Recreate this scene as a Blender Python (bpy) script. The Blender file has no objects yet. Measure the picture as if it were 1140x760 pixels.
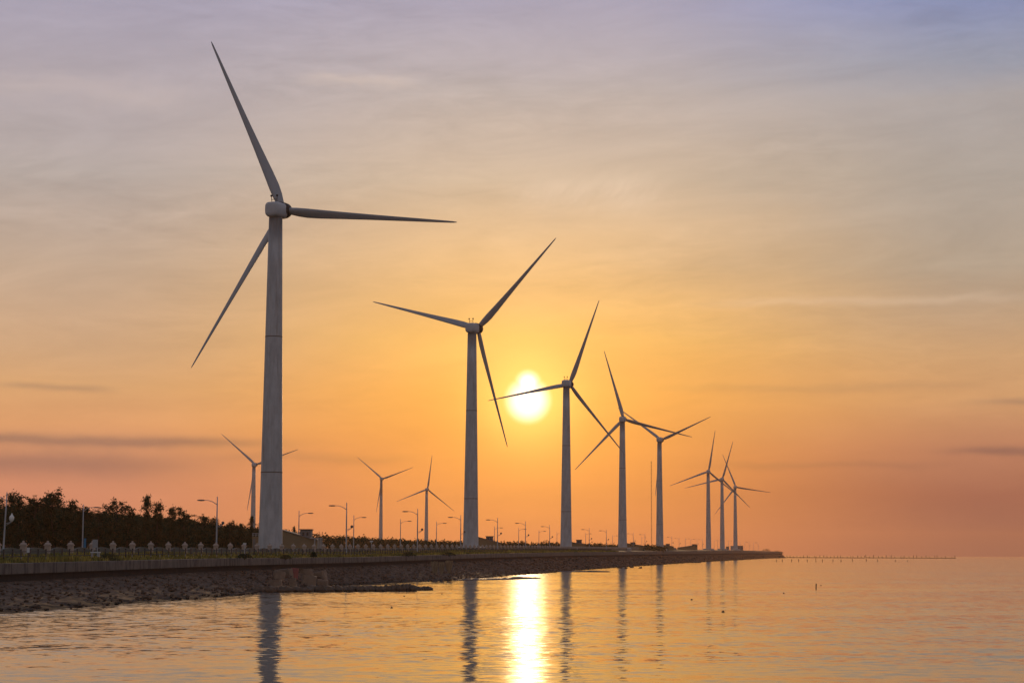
import bpy, math, random
import numpy as np
from mathutils import Vector, Matrix
R = math.radians
sc = bpy.context.scene
col = sc.collection

# ------------------------------------------------------------------ camera
HC = 5.0                                   # eye height above the water
FPX = 2300.0                               # focal length in photo pixels (1140 wide)
PITCH, ROLL = math.atan(236.0 / FPX), R(0.25)
FW = Vector((0, math.cos(PITCH), math.sin(PITCH)))
U0 = Vector((0, -math.sin(PITCH), math.cos(PITCH)))
R0 = Vector((1, 0, 0))
RT = R0 * math.cos(ROLL) + U0 * math.sin(ROLL)
UP = -R0 * math.sin(ROLL) + U0 * math.cos(ROLL)
cam = bpy.data.cameras.new('camera')
cam.sensor_width = 36.0
cam.sensor_fit = 'HORIZONTAL'
cam.lens = FPX / 1140.0 * 36.0
cam.clip_start, cam.clip_end = 0.5, 60000.0
cob = bpy.data.objects.new('camera', cam)
col.objects.link(cob)
M4 = Matrix((RT, UP, -FW)).transposed().to_4x4()
M4.translation = Vector((0, 0, HC))
cob.matrix_world = M4
sc.camera = cob

# ------------------------------------------------------------------ render / exposure
sc.view_settings.view_transform = 'Standard'
sc.view_settings.look = 'None'
sc.view_settings.exposure = 0.07
sc.view_settings.gamma = 1.0
sc.view_settings.use_curve_mapping = False
sc.render.engine = 'CYCLES'
cy = sc.cycles
cy.use_denoising = True
try:
    cy.denoiser = 'OPENIMAGEDENOISE'
except Exception:
    pass
cy.max_bounces = 6
cy.diffuse_bounces = 2
cy.glossy_bounces = 3
cy.volume_bounces = 1
cy.transparent_max_bounces = 8
cy.sample_clamp_indirect = 6.0
cy.sample_clamp_direct = 4.0
cy.caustics_reflective = False
cy.caustics_refractive = False

SUN_AZ, SUN_EL = 0.45, 4.35                # degrees; azimuth is to the side of +Y

def lin(c):
    return tuple((v / 255 / 12.92) if v / 255 <= 0.04045 else ((v / 255 + 0.055) / 1.055) ** 2.4 for v in c)

# ------------------------------------------------------------------ node helper
class NB:
    """small expression builder for shader node trees"""
    def __init__(s, nt):
        s.nt = nt
    def new(s, t, **kw):
        n = s.nt.nodes.new(t)
        for k, v in kw.items():
            setattr(n, k, v)
        return n
    def put(s, sock, v):
        if isinstance(v, bpy.types.NodeSocket):
            s.nt.links.new(v, sock)
        else:
            try:
                sock.default_value = v
            except Exception:
                sock.default_value = tuple(v) + (1.0,)
    def m(s, op, a, b=None, c=None, clamp=False):
        n = s.new('ShaderNodeMath', operation=op, use_clamp=clamp)
        s.put(n.inputs[0], a)
        if b is not None:
            s.put(n.inputs[1], b)
        if c is not None:
            s.put(n.inputs[2], c)
        return n.outputs[0]
    def v(s, op, a, b=None):
        n = s.new('ShaderNodeVectorMath', operation=op)
        s.put(n.inputs[0], a)
        if b is not None:
            s.put(n.inputs[1], b)
        return n.outputs['Value'] if op in ('DOT_PRODUCT', 'LENGTH') else n.outputs[0]
    def scale(s, a, f):
        n = s.new('ShaderNodeVectorMath', operation='SCALE')
        s.put(n.inputs[0], a)
        s.put(n.inputs['Scale'], f)
        return n.outputs[0]
    def xyz(s, x, y, z):
        n = s.new('ShaderNodeCombineXYZ')
        for i, q in enumerate((x, y, z)):
            s.put(n.inputs[i], q)
        return n.outputs[0]
    def sep(s, a):
        n = s.new('ShaderNodeSeparateXYZ')
        s.put(n.inputs[0], a)
        return n.outputs
    def mix(s, f, a, b, blend='MIX'):
        n = s.new('ShaderNodeMix', data_type='RGBA', blend_type=blend)
        s.put(n.inputs[0], f)
        s.put(n.inputs[6], a)
        s.put(n.inputs[7], b)
        return n.outputs[2]
    def noise(s, vec, scale, detail=2.0, rough=0.5, out=0, dist=0.0):
        n = s.new('ShaderNodeTexNoise')
        s.put(n.inputs['Vector'], vec)
        n.inputs['Scale'].default_value = scale
        n.inputs['Detail'].default_value = detail
        n.inputs['Roughness'].default_value = rough
        n.inputs['Distortion'].default_value = dist
        return n.outputs[out]
    def ramp(s, f, stops, interp='LINEAR'):
        n = s.new('ShaderNodeValToRGB')
        s.put(n.inputs[0], f)
        cr = n.color_ramp
        cr.interpolation = interp
        while len(cr.elements) < len(stops):
            cr.elements.new(1.0)
        for e, (p, c) in zip(cr.elements, stops):
            e.position = p
            e.color = tuple(c) + (1.0,) if len(c) == 3 else c
        return n.outputs[0]
    def rng(s, v, a, b, c=0.0, d=1.0, smooth=True):
        n = s.new('ShaderNodeMapRange')
        n.interpolation_type = 'SMOOTHSTEP' if smooth else 'LINEAR'
        s.put(n.inputs[0], v)
        for i, q in enumerate((a, b, c, d)):
            s.put(n.inputs[i + 1], q)
        return n.outputs[0]

# ------------------------------------------------------------------ world: evening sky
w = bpy.data.worlds.new('World')
sc.world = w
w.use_nodes = True
nt = w.node_tree
nt.nodes.clear()
b = NB(nt)
D = b.new('ShaderNodeTexCoord').outputs['Generated']
dx, dy, dz = b.sep(D)
el = b.m('MULTIPLY', b.m('ARCSINE', dz), 57.29578)
az = b.m('MULTIPLY', b.m('ARCTAN2', dx, dy), 57.29578)
ELMAX = 30.0
# soft wobble so that the colour bands are not ruled lines
wob = b.noise(b.xyz(b.m('MULTIPLY', az, 0.09), b.m('MULTIPLY', el, 0.35), 0.0), 1.0, 3.0, 0.55)
elw = b.m('ADD', el, b.m('MULTIPLY', b.m('SUBTRACT', wob, 0.5), 0.9))
e01 = b.m('DIVIDE', elw, ELMAX, clamp=True)
def rampel(pts):
    return b.ramp(e01, [(max(0, e) / ELMAX, lin(c)) for e, c in pts])
SKY_L = rampel([(0.15, (196, 128, 104)), (1.65, (208, 138, 108)), (2.6, (204, 141, 106)), (3.4, (218, 157, 108)), (4.4, (213, 163, 114)), (5.4, (206, 165, 126)),
                (7.85, (190, 165, 143)), (10.3, (178, 166, 160)), (12.8, (174, 164, 170)), (15.2, (164, 158, 176)), (20, (146, 148, 174)), (30, (124, 132, 164))])
SKY_C = rampel([(0.15, (218, 130, 76)), (0.9, (224, 138, 72)), (2.0, (232, 146, 70)), (3.2, (238, 156, 70)), (4.4, (242, 168, 78)), (5.9, (238, 180, 98)), (7.85, (226, 182, 128)),
                (10.3, (206, 182, 156)), (12.8, (186, 173, 168)), (15.2, (170, 163, 180)), (20, (148, 150, 176)), (30, (124, 132, 164))])
SKY_R = rampel([(0.15, (126, 88, 84)), (1.65, (156, 100, 82)), (2.9, (184, 126, 96)), (4.15, (204, 154, 108)), (5.4, (200, 158, 116)), (7.85, (176, 158, 138)), (10.3, (171, 160, 150)),
                (12.4, (168, 160, 158)), (13.3, (152, 154, 168)), (15.2, (134, 143, 180)), (20, (124, 136, 174)), (30, (112, 124, 166))])
azw = b.m('ADD', b.m('SUBTRACT', az, SUN_AZ), b.m('MULTIPLY', b.m('SUBTRACT', wob, 0.5), 3.0))
wl = b.rng(azw, -1.0, -12.5)
wr = b.rng(azw, 1.0, 13.0)
skyc = b.mix(wl, SKY_C, SKY_L)
skyc = b.mix(wr, skyc, SKY_R)
# the dome away from the sunset: a physical low-sun sky mixed with a cool even dusk veil
nis = b.new('ShaderNodeTexSky', sky_type='NISHITA')
nis.sun_disc = False
nis.sun_elevation = R(SUN_EL)
nis.sun_rotation = R(SUN_AZ)
nis.air_density, nis.dust_density, nis.ozone_density = 1.4, 3.0, 2.0
veil = b.ramp(b.m('DIVIDE', el, 90.0, clamp=True), [(0.0, lin((166, 142, 140))), (0.15, lin((164, 150, 156))), (0.4, lin((146, 148, 164))), (1.0, lin((122, 132, 162)))])
dome = b.mix(1.0, b.scale(veil, 0.56), b.scale(nis.outputs[0], 0.05), 'ADD')
wb = b.rng(b.m('ABSOLUTE', azw), 16.0, 50.0)
wz = b.rng(el, 18.0, 40.0)
skyc = b.mix(b.m('MAXIMUM', wb, wz), skyc, dome)

# --- thin high cloud: streaked texture, low bands
def band(a0, a1, ea, e0, wid, amount, seed):
    """one flat cloud bar between azimuths a0..a1 at elevation e0"""
    n = b.noise(b.xyz(b.m('MULTIPLY', az, 0.35), b.m('MULTIPLY', el, 0.8), seed), 1.0, 3.0, 0.6)
    ee = b.m('ADD', el, b.m('MULTIPLY', b.m('SUBTRACT', n, 0.5), ea))
    g = b.m('DIVIDE', b.m('SUBTRACT', ee, e0), wid)
    g = b.m('POWER', 2.71828, b.m('MULTIPLY', b.m('MULTIPLY', g, g), -1.0))
    mid, half = (a0 + a1) / 2, (a1 - a0) / 2
    hh = b.m('ABSOLUTE', b.m('DIVIDE', b.m('SUBTRACT', az, mid), half))
    return b.m('MULTIPLY', b.m('MULTIPLY', g, b.rng(hh, 1.0, 0.35)), amount)
bands = None
for a in [(-19.5, -4.6, 0.30, 2.98, 0.15, 0.85, 1.0), (-22, -6.5, 0.5, 2.35, 0.34, 0.75, 2.0), (-14.5, -10.5, 0.35, 4.45, 0.10, 0.45, 3.0),
          (11.0, 18.0, 0.30, 2.80, 0.11, 0.75, 4.0), (12.0, 18.0, 0.30, 4.15, 0.09, 0.55, 5.0), (4, 13, 0.5, 2.45, 0.10, 0.25, 6.0),
          (3, 14, 0.5, 4.55, 0.12, 0.22, 7.0), (-9, -2, 0.5, 2.6, 0.14, 0.30, 8.0), (-24, 26, 1.2, 1.6, 0.35, 0.07, 9.0)]:
    g = band(*a)
    bands = g if bands is None else b.m('ADD', bands, g)
skyc = b.mix(b.m('MINIMUM', bands, 0.85), skyc, b.mix(1.0, skyc, (0.52, 0.60, 0.82), 'MULTIPLY'))
cir = b.noise(b.xyz(b.m('ADD', b.m('MULTIPLY', az, 0.16), b.m('MULTIPLY', el, -0.05)), b.m('ADD', b.m('MULTIPLY', el, 0.75), b.m('MULTIPLY', az, -0.05)), 4.0), 1.0, 9.0, 0.66, dist=0.5)
cir = b.m('MULTIPLY', b.m('SUBTRACT', cir, 0.5), b.rng(el, 1.0, 7.0, 0.25, 0.75))
fine = b.noise(b.xyz(b.m('ADD', b.m('MULTIPLY', az, 0.55), b.m('MULTIPLY', el, 0.3)), b.m('ADD', b.m('MULTIPLY', el, 2.4), b.m('MULTIPLY', az, -0.12)), 21.0), 1.0, 8.0, 0.62, dist=0.8)
patch = b.noise(b.xyz(b.m('MULTIPLY', az, 0.10), b.m('MULTIPLY', el, 0.28), 31.0), 1.0, 2.0, 0.5)
fine = b.m('MULTIPLY', b.m('SUBTRACT', fine, 0.5), b.m('MULTIPLY', b.rng(patch, 0.42, 0.62), b.rng(el, 2.0, 9.0, 0.12, 0.27)))
skyc = b.scale(skyc, b.m('ADD', 1.0, b.m('ADD', b.m('MULTIPLY', cir, 0.55), fine)))
# soft bright wisps and one rippled patch
wisp = b.m('ADD', band(-6.5, -2.2, 0.8, 12.95, 0.16, 0.17, 11.0), band(-16, -8, 1.6, 12.5, 0.40, 0.10, 12.0))
wisp = b.m('ADD', wisp, band(4, 16, 0.5, 6.95, 0.12, 0.14, 13.0))
rip = b.noise(b.xyz(b.m('ADD', b.m('MULTIPLY', az, 3.2), b.m('MULTIPLY', el, -2.6)), b.m('ADD', b.m('MULTIPLY', el, 1.0), b.m('MULTIPLY', az, 0.35)), 7.0), 1.0, 3.0, 0.6)
wisp = b.m('ADD', wisp, b.m('MULTIPLY', band(-0.6, 5.0, 0.4, 10.0, 0.55, 0.42, 14.0), rip))
skyc = b.mix(wisp, skyc, lin((250, 222, 196)))

# --- the sun in haze: burnt-out disc, a cloud notch above it, wide aureole
def sdir(azd, eld):
    return (math.sin(R(azd)) * math.cos(R(eld)), math.cos(R(azd)) * math.cos(R(eld)), math.sin(R(eld)))
def ang(azd, eld):
    c = b.v('DOT_PRODUCT', b.v('NORMALIZE', D), sdir(azd, eld))
    return b.m('MULTIPLY', b.m('ARCCOSINE', b.m('MINIMUM', c, 0.9999999)), 57.29578)
a_s = ang(SUN_AZ, SUN_EL - 0.12)
a_t = ang(SUN_AZ, SUN_EL + 0.36)
def expf(a, k, amp):
    return b.m('MULTIPLY', b.m('POWER', 2.71828, b.m('MULTIPLY', a, -1.0 / k)), amp)
def gau(a, k, amp):
    q = b.m('DIVIDE', a, k)
    return b.m('MULTIPLY', b.m('POWER', 2.71828, b.m('MULTIPLY', b.m('MULTIPLY', q, q), -1.0)), amp)
skyc = b.mix(1.0, skyc, b.scale(lin((255, 196, 92)), expf(a_s, 2.9, 0.26)), 'ADD')
skyc = b.mix(1.0, skyc, b.scale(lin((255, 214, 110)), gau(a_s, 1.25, 0.48)), 'ADD')
skyc = b.mix(1.0, skyc, b.scale(lin((255, 190, 90)), gau(a_s, 3.6, 0.13)), 'ADD')
CORE = b.m('ADD', b.rng(a_s, 0.36, 0.10), b.m('MULTIPLY', b.rng(a_t, 0.30, 0.10), 0.25))
HALO = b.m('MAXIMUM', b.rng(a_s, 0.74, 0.28), b.m('MULTIPLY', b.rng(a_t, 0.44, 0.10), 0.85))
skyc = b.mix(1.0, skyc, b.scale((0.85, 0.9, 0.9), HALO), 'ADD')
skyc = b.mix(1.0, skyc, b.scale((1.0, 0.80, 0.45), b.m('MULTIPLY', CORE, 3.0)), 'ADD')
bg = b.new('ShaderNodeBackground')
b.put(bg.inputs[0], skyc)
bg.inputs[1].default_value = 1.0
nt.links.new(bg.outputs[0], b.new('ShaderNodeOutputWorld').inputs[0])
w.cycles.sampling_method = 'MANUAL'
w.cycles.sample_map_resolution = 2048

# ------------------------------------------------------------------ sun lamp
sl = bpy.data.lights.new('sun', 'SUN')
sl.energy = 1.3
sl.angle = R(0.6)
sl.color = (1.0, 0.62, 0.30)
so = bpy.data.objects.new('sun', sl)
col.objects.link(so)
so.rotation_euler = Vector(sdir(SUN_AZ, SUN_EL)).to_track_quat('Z', 'Y').to_euler()

# ------------------------------------------------------------------ helpers: places, tags, meshes
def ray(px, py):
    return FW + RT * ((px - 570) / FPX) + UP * ((380 - py) / FPX)
def at(px, py, Y):
    d = ray(px, py)
    return Vector((0, 0, HC)) + d * (Y / d.y)
def hor(px):
    return 616.0 + (px - 570) * math.tan(ROLL)
def interp(Y, xs, ys):
    return float(np.interp(Y, xs, ys))
SLOPE = 370.0 / 2312.0                     # every line of the dike runs along X = a + SLOPE * Y
KY = [40, 120, 206, 277, 360, 511, 700, 896, 1400, 2061, 3000, 3400]
KA = [-84, -84, -84, -84, -84, -87, -92, -97, -103, -107, -111, -100]
KB = [1.6, 1.7, 1.93, 2.44, 2.7, 3.3, 3.6, 3.7, 4.1, 4.6, 5.0, 5.0]
KT = [3.4, 3.5, 3.8, 4.2, 4.3, 5.0, 5.6, 6.0, 7.4, 9.1, 10.0, 10.0]
WY = [40, 120, 166, 239, 257, 280, 304, 338, 368, 392, 420, 480, 530, 634, 803, 1300, 1960, 3000, 3400]
WA = [-66, -66.5, -68, -71, -72.8, -76, -77.6, -78.5, -75, -71.5, -73, -77, -77.5, -82, -86.5, -95, -101, -106, -93]
def xw(Y): return interp(Y, WY, WA) + SLOPE * Y      # the waterline
def xb(Y): return interp(Y, KY, KA) + SLOPE * Y      # the foot of the sea wall
def zb(Y): return interp(Y, KY, KB)
def zt(Y): return interp(Y, KY, KT)
def zg(Y, off=14.0):                                  # ground behind the wall, OFF metres inland of it
    return zt(Y) + interp(off, [0, 1, 4, 10, 16, 30, 80, 400], [-0.15, -0.1, 0.2, 0.55, 0.65, 0.7, 0.8, 1.0])
def inland(Y, off): return Vector((xb(Y) - off, Y, zg(Y, off)))

def tag(o, label=None, cat=None, group=None, kind=None):
    if label: o['label'] = label
    if cat: o['category'] = cat
    if group: o['group'] = group
    if kind: o['kind'] = kind
    return o
def empty(name, loc, rz=0.0, label=None, cat=None, group=None):
    o = bpy.data.objects.new(name, None)
    col.objects.link(o)
    o.location = loc
    o.rotation_euler.z = rz
    o.empty_display_size = 0.2
    return tag(o, label, cat, group)
def copy_tree(o, parent=None):
    c = o.copy()
    col.objects.link(c)
    if parent is not None:
        c.parent = parent
    for ch in list(o.children):
        copy_tree(ch, c)
    return c

class MB:
    def __init__(s):
        s.v, s.f, s.mi = [], [], []
    def add(s, vs, fs, mi=0):
        n = len(s.v)
        s.v.extend([tuple(p) for p in vs])
        s.f.extend([tuple(i + n for i in f) for f in fs])
        s.mi.extend([mi] * len(fs))
    def box(s, c, size, rz=0.0, taper=1.0, mi=0):
        x, y, z = (q / 2 for q in size)
        vs = []
        for zz, t in ((-z, 1.0), (z, taper)):
            for xx, yy in ((-x * t, -y * t), (x * t, -y * t), (x * t, y * t), (-x * t, y * t)):
                vs.append((c[0] + xx * math.cos(rz) - yy * math.sin(rz), c[1] + xx * math.sin(rz) + yy * math.cos(rz), c[2] + zz))
        s.add(vs, [(3, 2, 1, 0), (4, 5, 6, 7), (0, 1, 5, 4), (1, 2, 6, 5), (2, 3, 7, 6), (3, 0, 4, 7)], mi)
    def lathe(s, prof, n=16, c=(0, 0, 0), mi=0):
        """profile of (radius, z) round the z axis"""
        vs, fs = [], []
        for r, z in prof:
            for k in range(n):
                a = 2 * math.pi * k / n
                vs.append((c[0] + r * math.cos(a), c[1] + r * math.sin(a), c[2] + z))
        for i in range(len(prof) - 1):
            for k in range(n):
                k2 = (k + 1) % n
                fs.append((i * n + k, i * n + k2, (i + 1) * n + k2, (i + 1) * n + k))
        fs.append(tuple(range(n - 1, -1, -1)))
        fs.append(tuple((len(prof) - 1) * n + k for k in range(n)))
        s.add(vs, fs, mi)
    def tube(s, pts, rad, n=8, mi=0):
        pts = [Vector(p) for p in pts]
        rs = rad if isinstance(rad, (list, tuple)) else [rad] * len(pts)
        vs, fs = [], []
        for i, p in enumerate(pts):
            t = (pts[min(i + 1, len(pts) - 1)] - pts[max(i - 1, 0)]).normalized()
            ref = Vector((0, 0, 1)) if abs(t.z) < 0.9 else Vector((0, 1, 0))
            e1 = t.cross(ref).normalized()
            e2 = t.cross(e1)
            for k in range(n):
                a = 2 * math.pi * k / n
                vs.append(p + (e1 * math.cos(a) + e2 * math.sin(a)) * rs[i])
        for i in range(len(pts) - 1):
            for k in range(n):
                k2 = (k + 1) % n
                fs.append((i * n + k, i * n + k2, (i + 1) * n + k2, (i + 1) * n + k))
        fs.append(tuple(range(n - 1, -1, -1)))
        fs.append(tuple((len(pts) - 1) * n + k for k in range(n)))
        s.add(vs, fs, mi)
    def blob(s, c, size, rnd, mi=0, rough=0.25, rz=None):
        """an angular stone"""
        p = (1 + 5 ** 0.5) / 2
        ic = [(-1, p, 0), (1, p, 0), (-1, -p, 0), (1, -p, 0), (0, -1, p), (0, 1, p), (0, -1, -p), (0, 1, -p), (p, 0, -1), (p, 0, 1), (-p, 0, -1), (-p, 0, 1)]
        fs = [(0, 11, 5), (0, 5, 1), (0, 1, 7), (0, 7, 10), (0, 10, 11), (1, 5, 9), (5, 11, 4), (11, 10, 2), (10, 7, 6), (7, 1, 8),
              (3, 9, 4), (3, 4, 2), (3, 2, 6), (3, 6, 8), (3, 8, 9), (4, 9, 5), (2, 4, 11), (6, 2, 10), (8, 6, 7), (9, 8, 1)]
        a = rnd.uniform(0, 6.28) if rz is None else rz
        vs = []
        for q in ic:
            k = (1 + rnd.uniform(-rough, rough)) / 1.9
            x, y, z = q[0] * k * size[0], q[1] * k * size[1], q[2] * k * size[2]
            vs.append((c[0] + x * math.cos(a) - y * math.sin(a), c[1] + x * math.sin(a) + y * math.cos(a), c[2] + z))
        s.add(vs, fs, mi)
    def build(s, name, mats, parent=None, smooth=False, loc=None, rot=None):
        me = bpy.data.meshes.new(name)
        me.from_pydata(s.v, [], s.f)
        for m_ in (mats if isinstance(mats, (list, tuple)) else [mats]):
            me.materials.append(m_)
        if any(s.mi):
            me.polygons.foreach_set('material_index', s.mi)
        if smooth:
            me.polygons.foreach_set('use_smooth', [True] * len(me.polygons))
        me.update()
        o = bpy.data.objects.new(name, me)
        col.objects.link(o)
        if parent is not None:
            o.parent = parent
        if loc is not None:
            o.location = loc
        if rot is not None:
            o.rotation_euler = rot
        return o

# ------------------------------------------------------------------ materials
def mat(name, base, rough=0.6, metal=0.0, var=0.25, scale=1.0, spec=0.3, bump=0.0, build=None):
    m_ = bpy.data.materials.new(name)
    m_.use_nodes = True
    t = m_.node_tree
    bs = t.nodes['Principled BSDF']
    bs.inputs['Roughness'].default_value = rough
    bs.inputs['Metallic'].default_value = metal
    bs.inputs['Specular IOR Level'].default_value = spec
    q = NB(t)
    geo = q.new('ShaderNodeTexCoord').outputs['Object']
    n = q.noise(geo, scale, 5.0, 0.6)
    f = q.m('ADD', 1.0 - var, q.m('MULTIPLY', n, 2 * var))
    c = q.scale(base, f)
    if build:
        c = build(q, geo, c) or c
    q.put(bs.inputs['Base Color'], c)
    if bump:
        bn = q.new('ShaderNodeBump')
        bn.inputs['Distance'].default_value = bump
        q.put(bn.inputs['Height'], n)
        t.links.new(bn.outputs[0], bs.inputs['Normal'])
    return m_

def tower_dirt(q, geo, c):
    x, y, z = q.sep(geo)
    an = q.m('ARCTAN2', y, x)
    st = q.noise(q.xyz(q.m('MULTIPLY', q.m('COSINE', an), 3.0), q.m('MULTIPLY', q.m('SINE', an), 3.0), q.m('MULTIPLY', z, 0.05)), 1.6, 4.0, 0.6)
    blot = q.noise(q.xyz(q.m('MULTIPLY', x, 0.9), q.m('MULTIPLY', y, 0.9), q.m('MULTIPLY', z, 0.22)), 1.0, 5.0, 0.65)
    c = q.scale(c, q.rng(blot, 0.35, 0.65, 0.86, 1.08))
    rust = q.rng(st, 0.56, 0.72)
    pat = q.noise(geo, 0.25, 4.0, 0.6)
    c = q.mix(q.m('MULTIPLY', rust, q.m('MULTIPLY', pat, 1.1)), c, (0.22, 0.13, 0.065))
    grime = q.rng(z, 64, 56)
    return q.mix(q.m('MULTIPLY', q.m('SUBTRACT', 1.0, grime), q.m('ADD', 0.35, q.m('MULTIPLY', st, 0.9))), c, (0.16, 0.13, 0.11))
def wall_stain(q, geo, c):
    x, y, z = q.sep(geo)
    st = q.noise(q.xyz(q.m('MULTIPLY', y, 1.3), 0.0, q.m('MULTIPLY', z, 0.25)), 1.0, 4.0, 0.65)
    c = q.mix(q.m('MULTIPLY', q.rng(st, 0.42, 0.70), 0.75), c, (0.055, 0.045, 0.040))
    jo = q.m('ABSOLUTE', q.m('SUBTRACT', q.m('FRACT', q.m('DIVIDE', y, 6.0)), 0.5))
    return q.mix(q.rng(jo, 0.012, 0.006), c, (0.03, 0.026, 0.024))
def stone_mix(q, geo, c):
    vo = q.new('ShaderNodeTexVoronoi')
    q.put(vo.inputs['Vector'], geo)
    vo.inputs['Scale'].default_value = 1.9
    g = q.sep(vo.outputs['Color'])[0]
    c = q.scale(c, q.m('ADD', 0.62, q.m('MULTIPLY', g, 0.75)))
    z = q.sep(geo)[2]
    n = q.noise(geo, 0.35, 3.0, 0.6)
    wet = q.rng(q.m('ADD', z, q.m('MULTIPLY', q.m('SUBTRACT', n, 0.5), 1.2)), 0.45, 0.05)
    return q.mix(q.m('MULTIPLY', wet, 0.75), c, (0.028, 0.025, 0.022))
def land_mix(q, geo, c):
    n = q.noise(geo, 0.12, 4.0, 0.6)
    return q.mix(q.rng(n, 0.42, 0.6), c, (0.10, 0.10, 0.045))
def lift(q, geo, c):
    oi = q.new('ShaderNodeNewGeometry').outputs['Random Per Island']
    return q.scale(c, q.m('ADD', 0.78, q.m('MULTIPLY', oi, 0.45)))
def lift_grass(q, geo, c):
    oi = q.new('ShaderNodeNewGeometry').outputs['Random Per Island']
    n = q.noise(geo, 0.22, 3.0, 0.6)
    c = q.mix(q.rng(n, 0.40, 0.62), c, (0.40, 0.29, 0.065))
    return q.scale(c, q.m('ADD', 0.5, q.m('MULTIPLY', oi, 1.1)))

M = {}
M['tower'] = mat('tower_paint', (0.50, 0.50, 0.50), 0.5, var=0.18, scale=0.5, build=tower_dirt)
M['white'] = mat('nacelle_paint', (0.52, 0.52, 0.53), 0.45, var=0.12, scale=0.7)
M['blade'] = mat('blade_paint', (0.40, 0.41, 0.43), 0.4, var=0.15, scale=0.4)
M['seam'] = mat('flange_grime', (0.20, 0.165, 0.13), 0.7, var=0.4)
M['dark'] = mat('dark_metal', (0.06, 0.055, 0.05), 0.6, var=0.3)
M['galv'] = mat('lamp_post_paint', (0.42, 0.43, 0.45), 0.45, var=0.15, scale=2)
M['lamphead'] = mat('lamp_housing', (0.12, 0.12, 0.12), 0.5, var=0.2)
M['globe'] = mat('opal_globe', (0.78, 0.76, 0.72), 0.3, var=0.05)
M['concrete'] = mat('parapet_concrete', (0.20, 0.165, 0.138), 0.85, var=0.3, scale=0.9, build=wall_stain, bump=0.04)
M['footing'] = mat('shaded_footing_concrete', (0.055, 0.045, 0.040), 0.9, var=0.4, scale=0.8, build=wall_stain, bump=0.05)  # dark base colour paints in the recess shade below the parapet, plus stain
M['stone'] = mat('revetment_stone', (0.155, 0.108, 0.080), 0.85, var=0.4, scale=0.5, spec=0.06, build=stone_mix, bump=0.12)
M['slope'] = mat('slope_stone', (0.135, 0.095, 0.070), 0.9, var=0.4, scale=0.5, spec=0.04, build=stone_mix, bump=0.12)
M['rock'] = mat('shore_rock', (0.13, 0.092, 0.066), 0.8, var=0.45, scale=2.0, bump=0.05)
M['block'] = mat('old_concrete_block', (0.27, 0.19, 0.135), 0.85, var=0.35, scale=1.2, bump=0.04)
M['pink'] = mat('red_painted_block', (0.34, 0.115, 0.10), 0.8, var=0.35, scale=1.5)
M['land'] = mat('dike_top_soil', (0.13, 0.105, 0.07), 0.95, var=0.35, scale=0.3, build=land_mix)
M['mud'] = mat('wet_mud', (0.060, 0.045, 0.034), 0.55, var=0.4, scale=0.4, bump=0.05)
M['road'] = mat('asphalt', (0.05, 0.05, 0.05), 0.9, var=0.2)
M['grass'] = mat('grass_blades', (0.15, 0.145, 0.035), 0.8, var=0.3, build=lift_grass)
M['leaf'] = mat('casuarina_needles', (0.040, 0.060, 0.034), 0.9, var=0.4, scale=0.4, spec=0.03, build=lift)
M['leaf2'] = mat('bush_leaves', (0.075, 0.080, 0.032), 0.8, var=0.4, scale=0.4, build=lift)
M['bark'] = mat('bark', (0.075, 0.055, 0.045), 0.9, var=0.3, scale=3)
M['pillar'] = mat('pillar_stone', (0.42, 0.33, 0.27), 0.8, var=0.2, scale=3)
M['panel'] = mat('green_glazed_panel', (0.115, 0.125, 0.105), 0.7, var=0.3, scale=2)
M['ochre'] = mat('ochre_render', (0.27, 0.20, 0.12), 0.85, var=0.22, scale=0.7)
M['grey'] = mat('grey_render', (0.22, 0.20, 0.19), 0.85, var=0.2, scale=0.8)
M['pale'] = mat('pale_slab', (0.45, 0.42, 0.39), 0.8, var=0.15)
M['glass'] = mat('dark_window', (0.03, 0.03, 0.035), 0.2, var=0.1, spec=0.5)
M['sign'] = mat('white_board', (0.62, 0.62, 0.62), 0.6, var=0.1)
M['signgrey'] = mat('grey_board', (0.33, 0.33, 0.33), 0.6, var=0.15, scale=3)
M['blue'] = mat('blue_banner_cloth', (0.03, 0.19, 0.34), 0.7, var=0.2, scale=3)
M['whitepost'] = mat('white_post_paint', (0.36, 0.33, 0.28), 0.7, var=0.2, scale=3)
M['reed'] = mat('dry_reeds', (0.34, 0.25, 0.16), 0.9, var=0.3, build=lift)
M['wood'] = mat('weathered_stake', (0.07, 0.055, 0.045), 0.85, var=0.3, scale=3)
M['float'] = mat('black_float', (0.035, 0.03, 0.03), 0.6, var=0.2)

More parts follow.
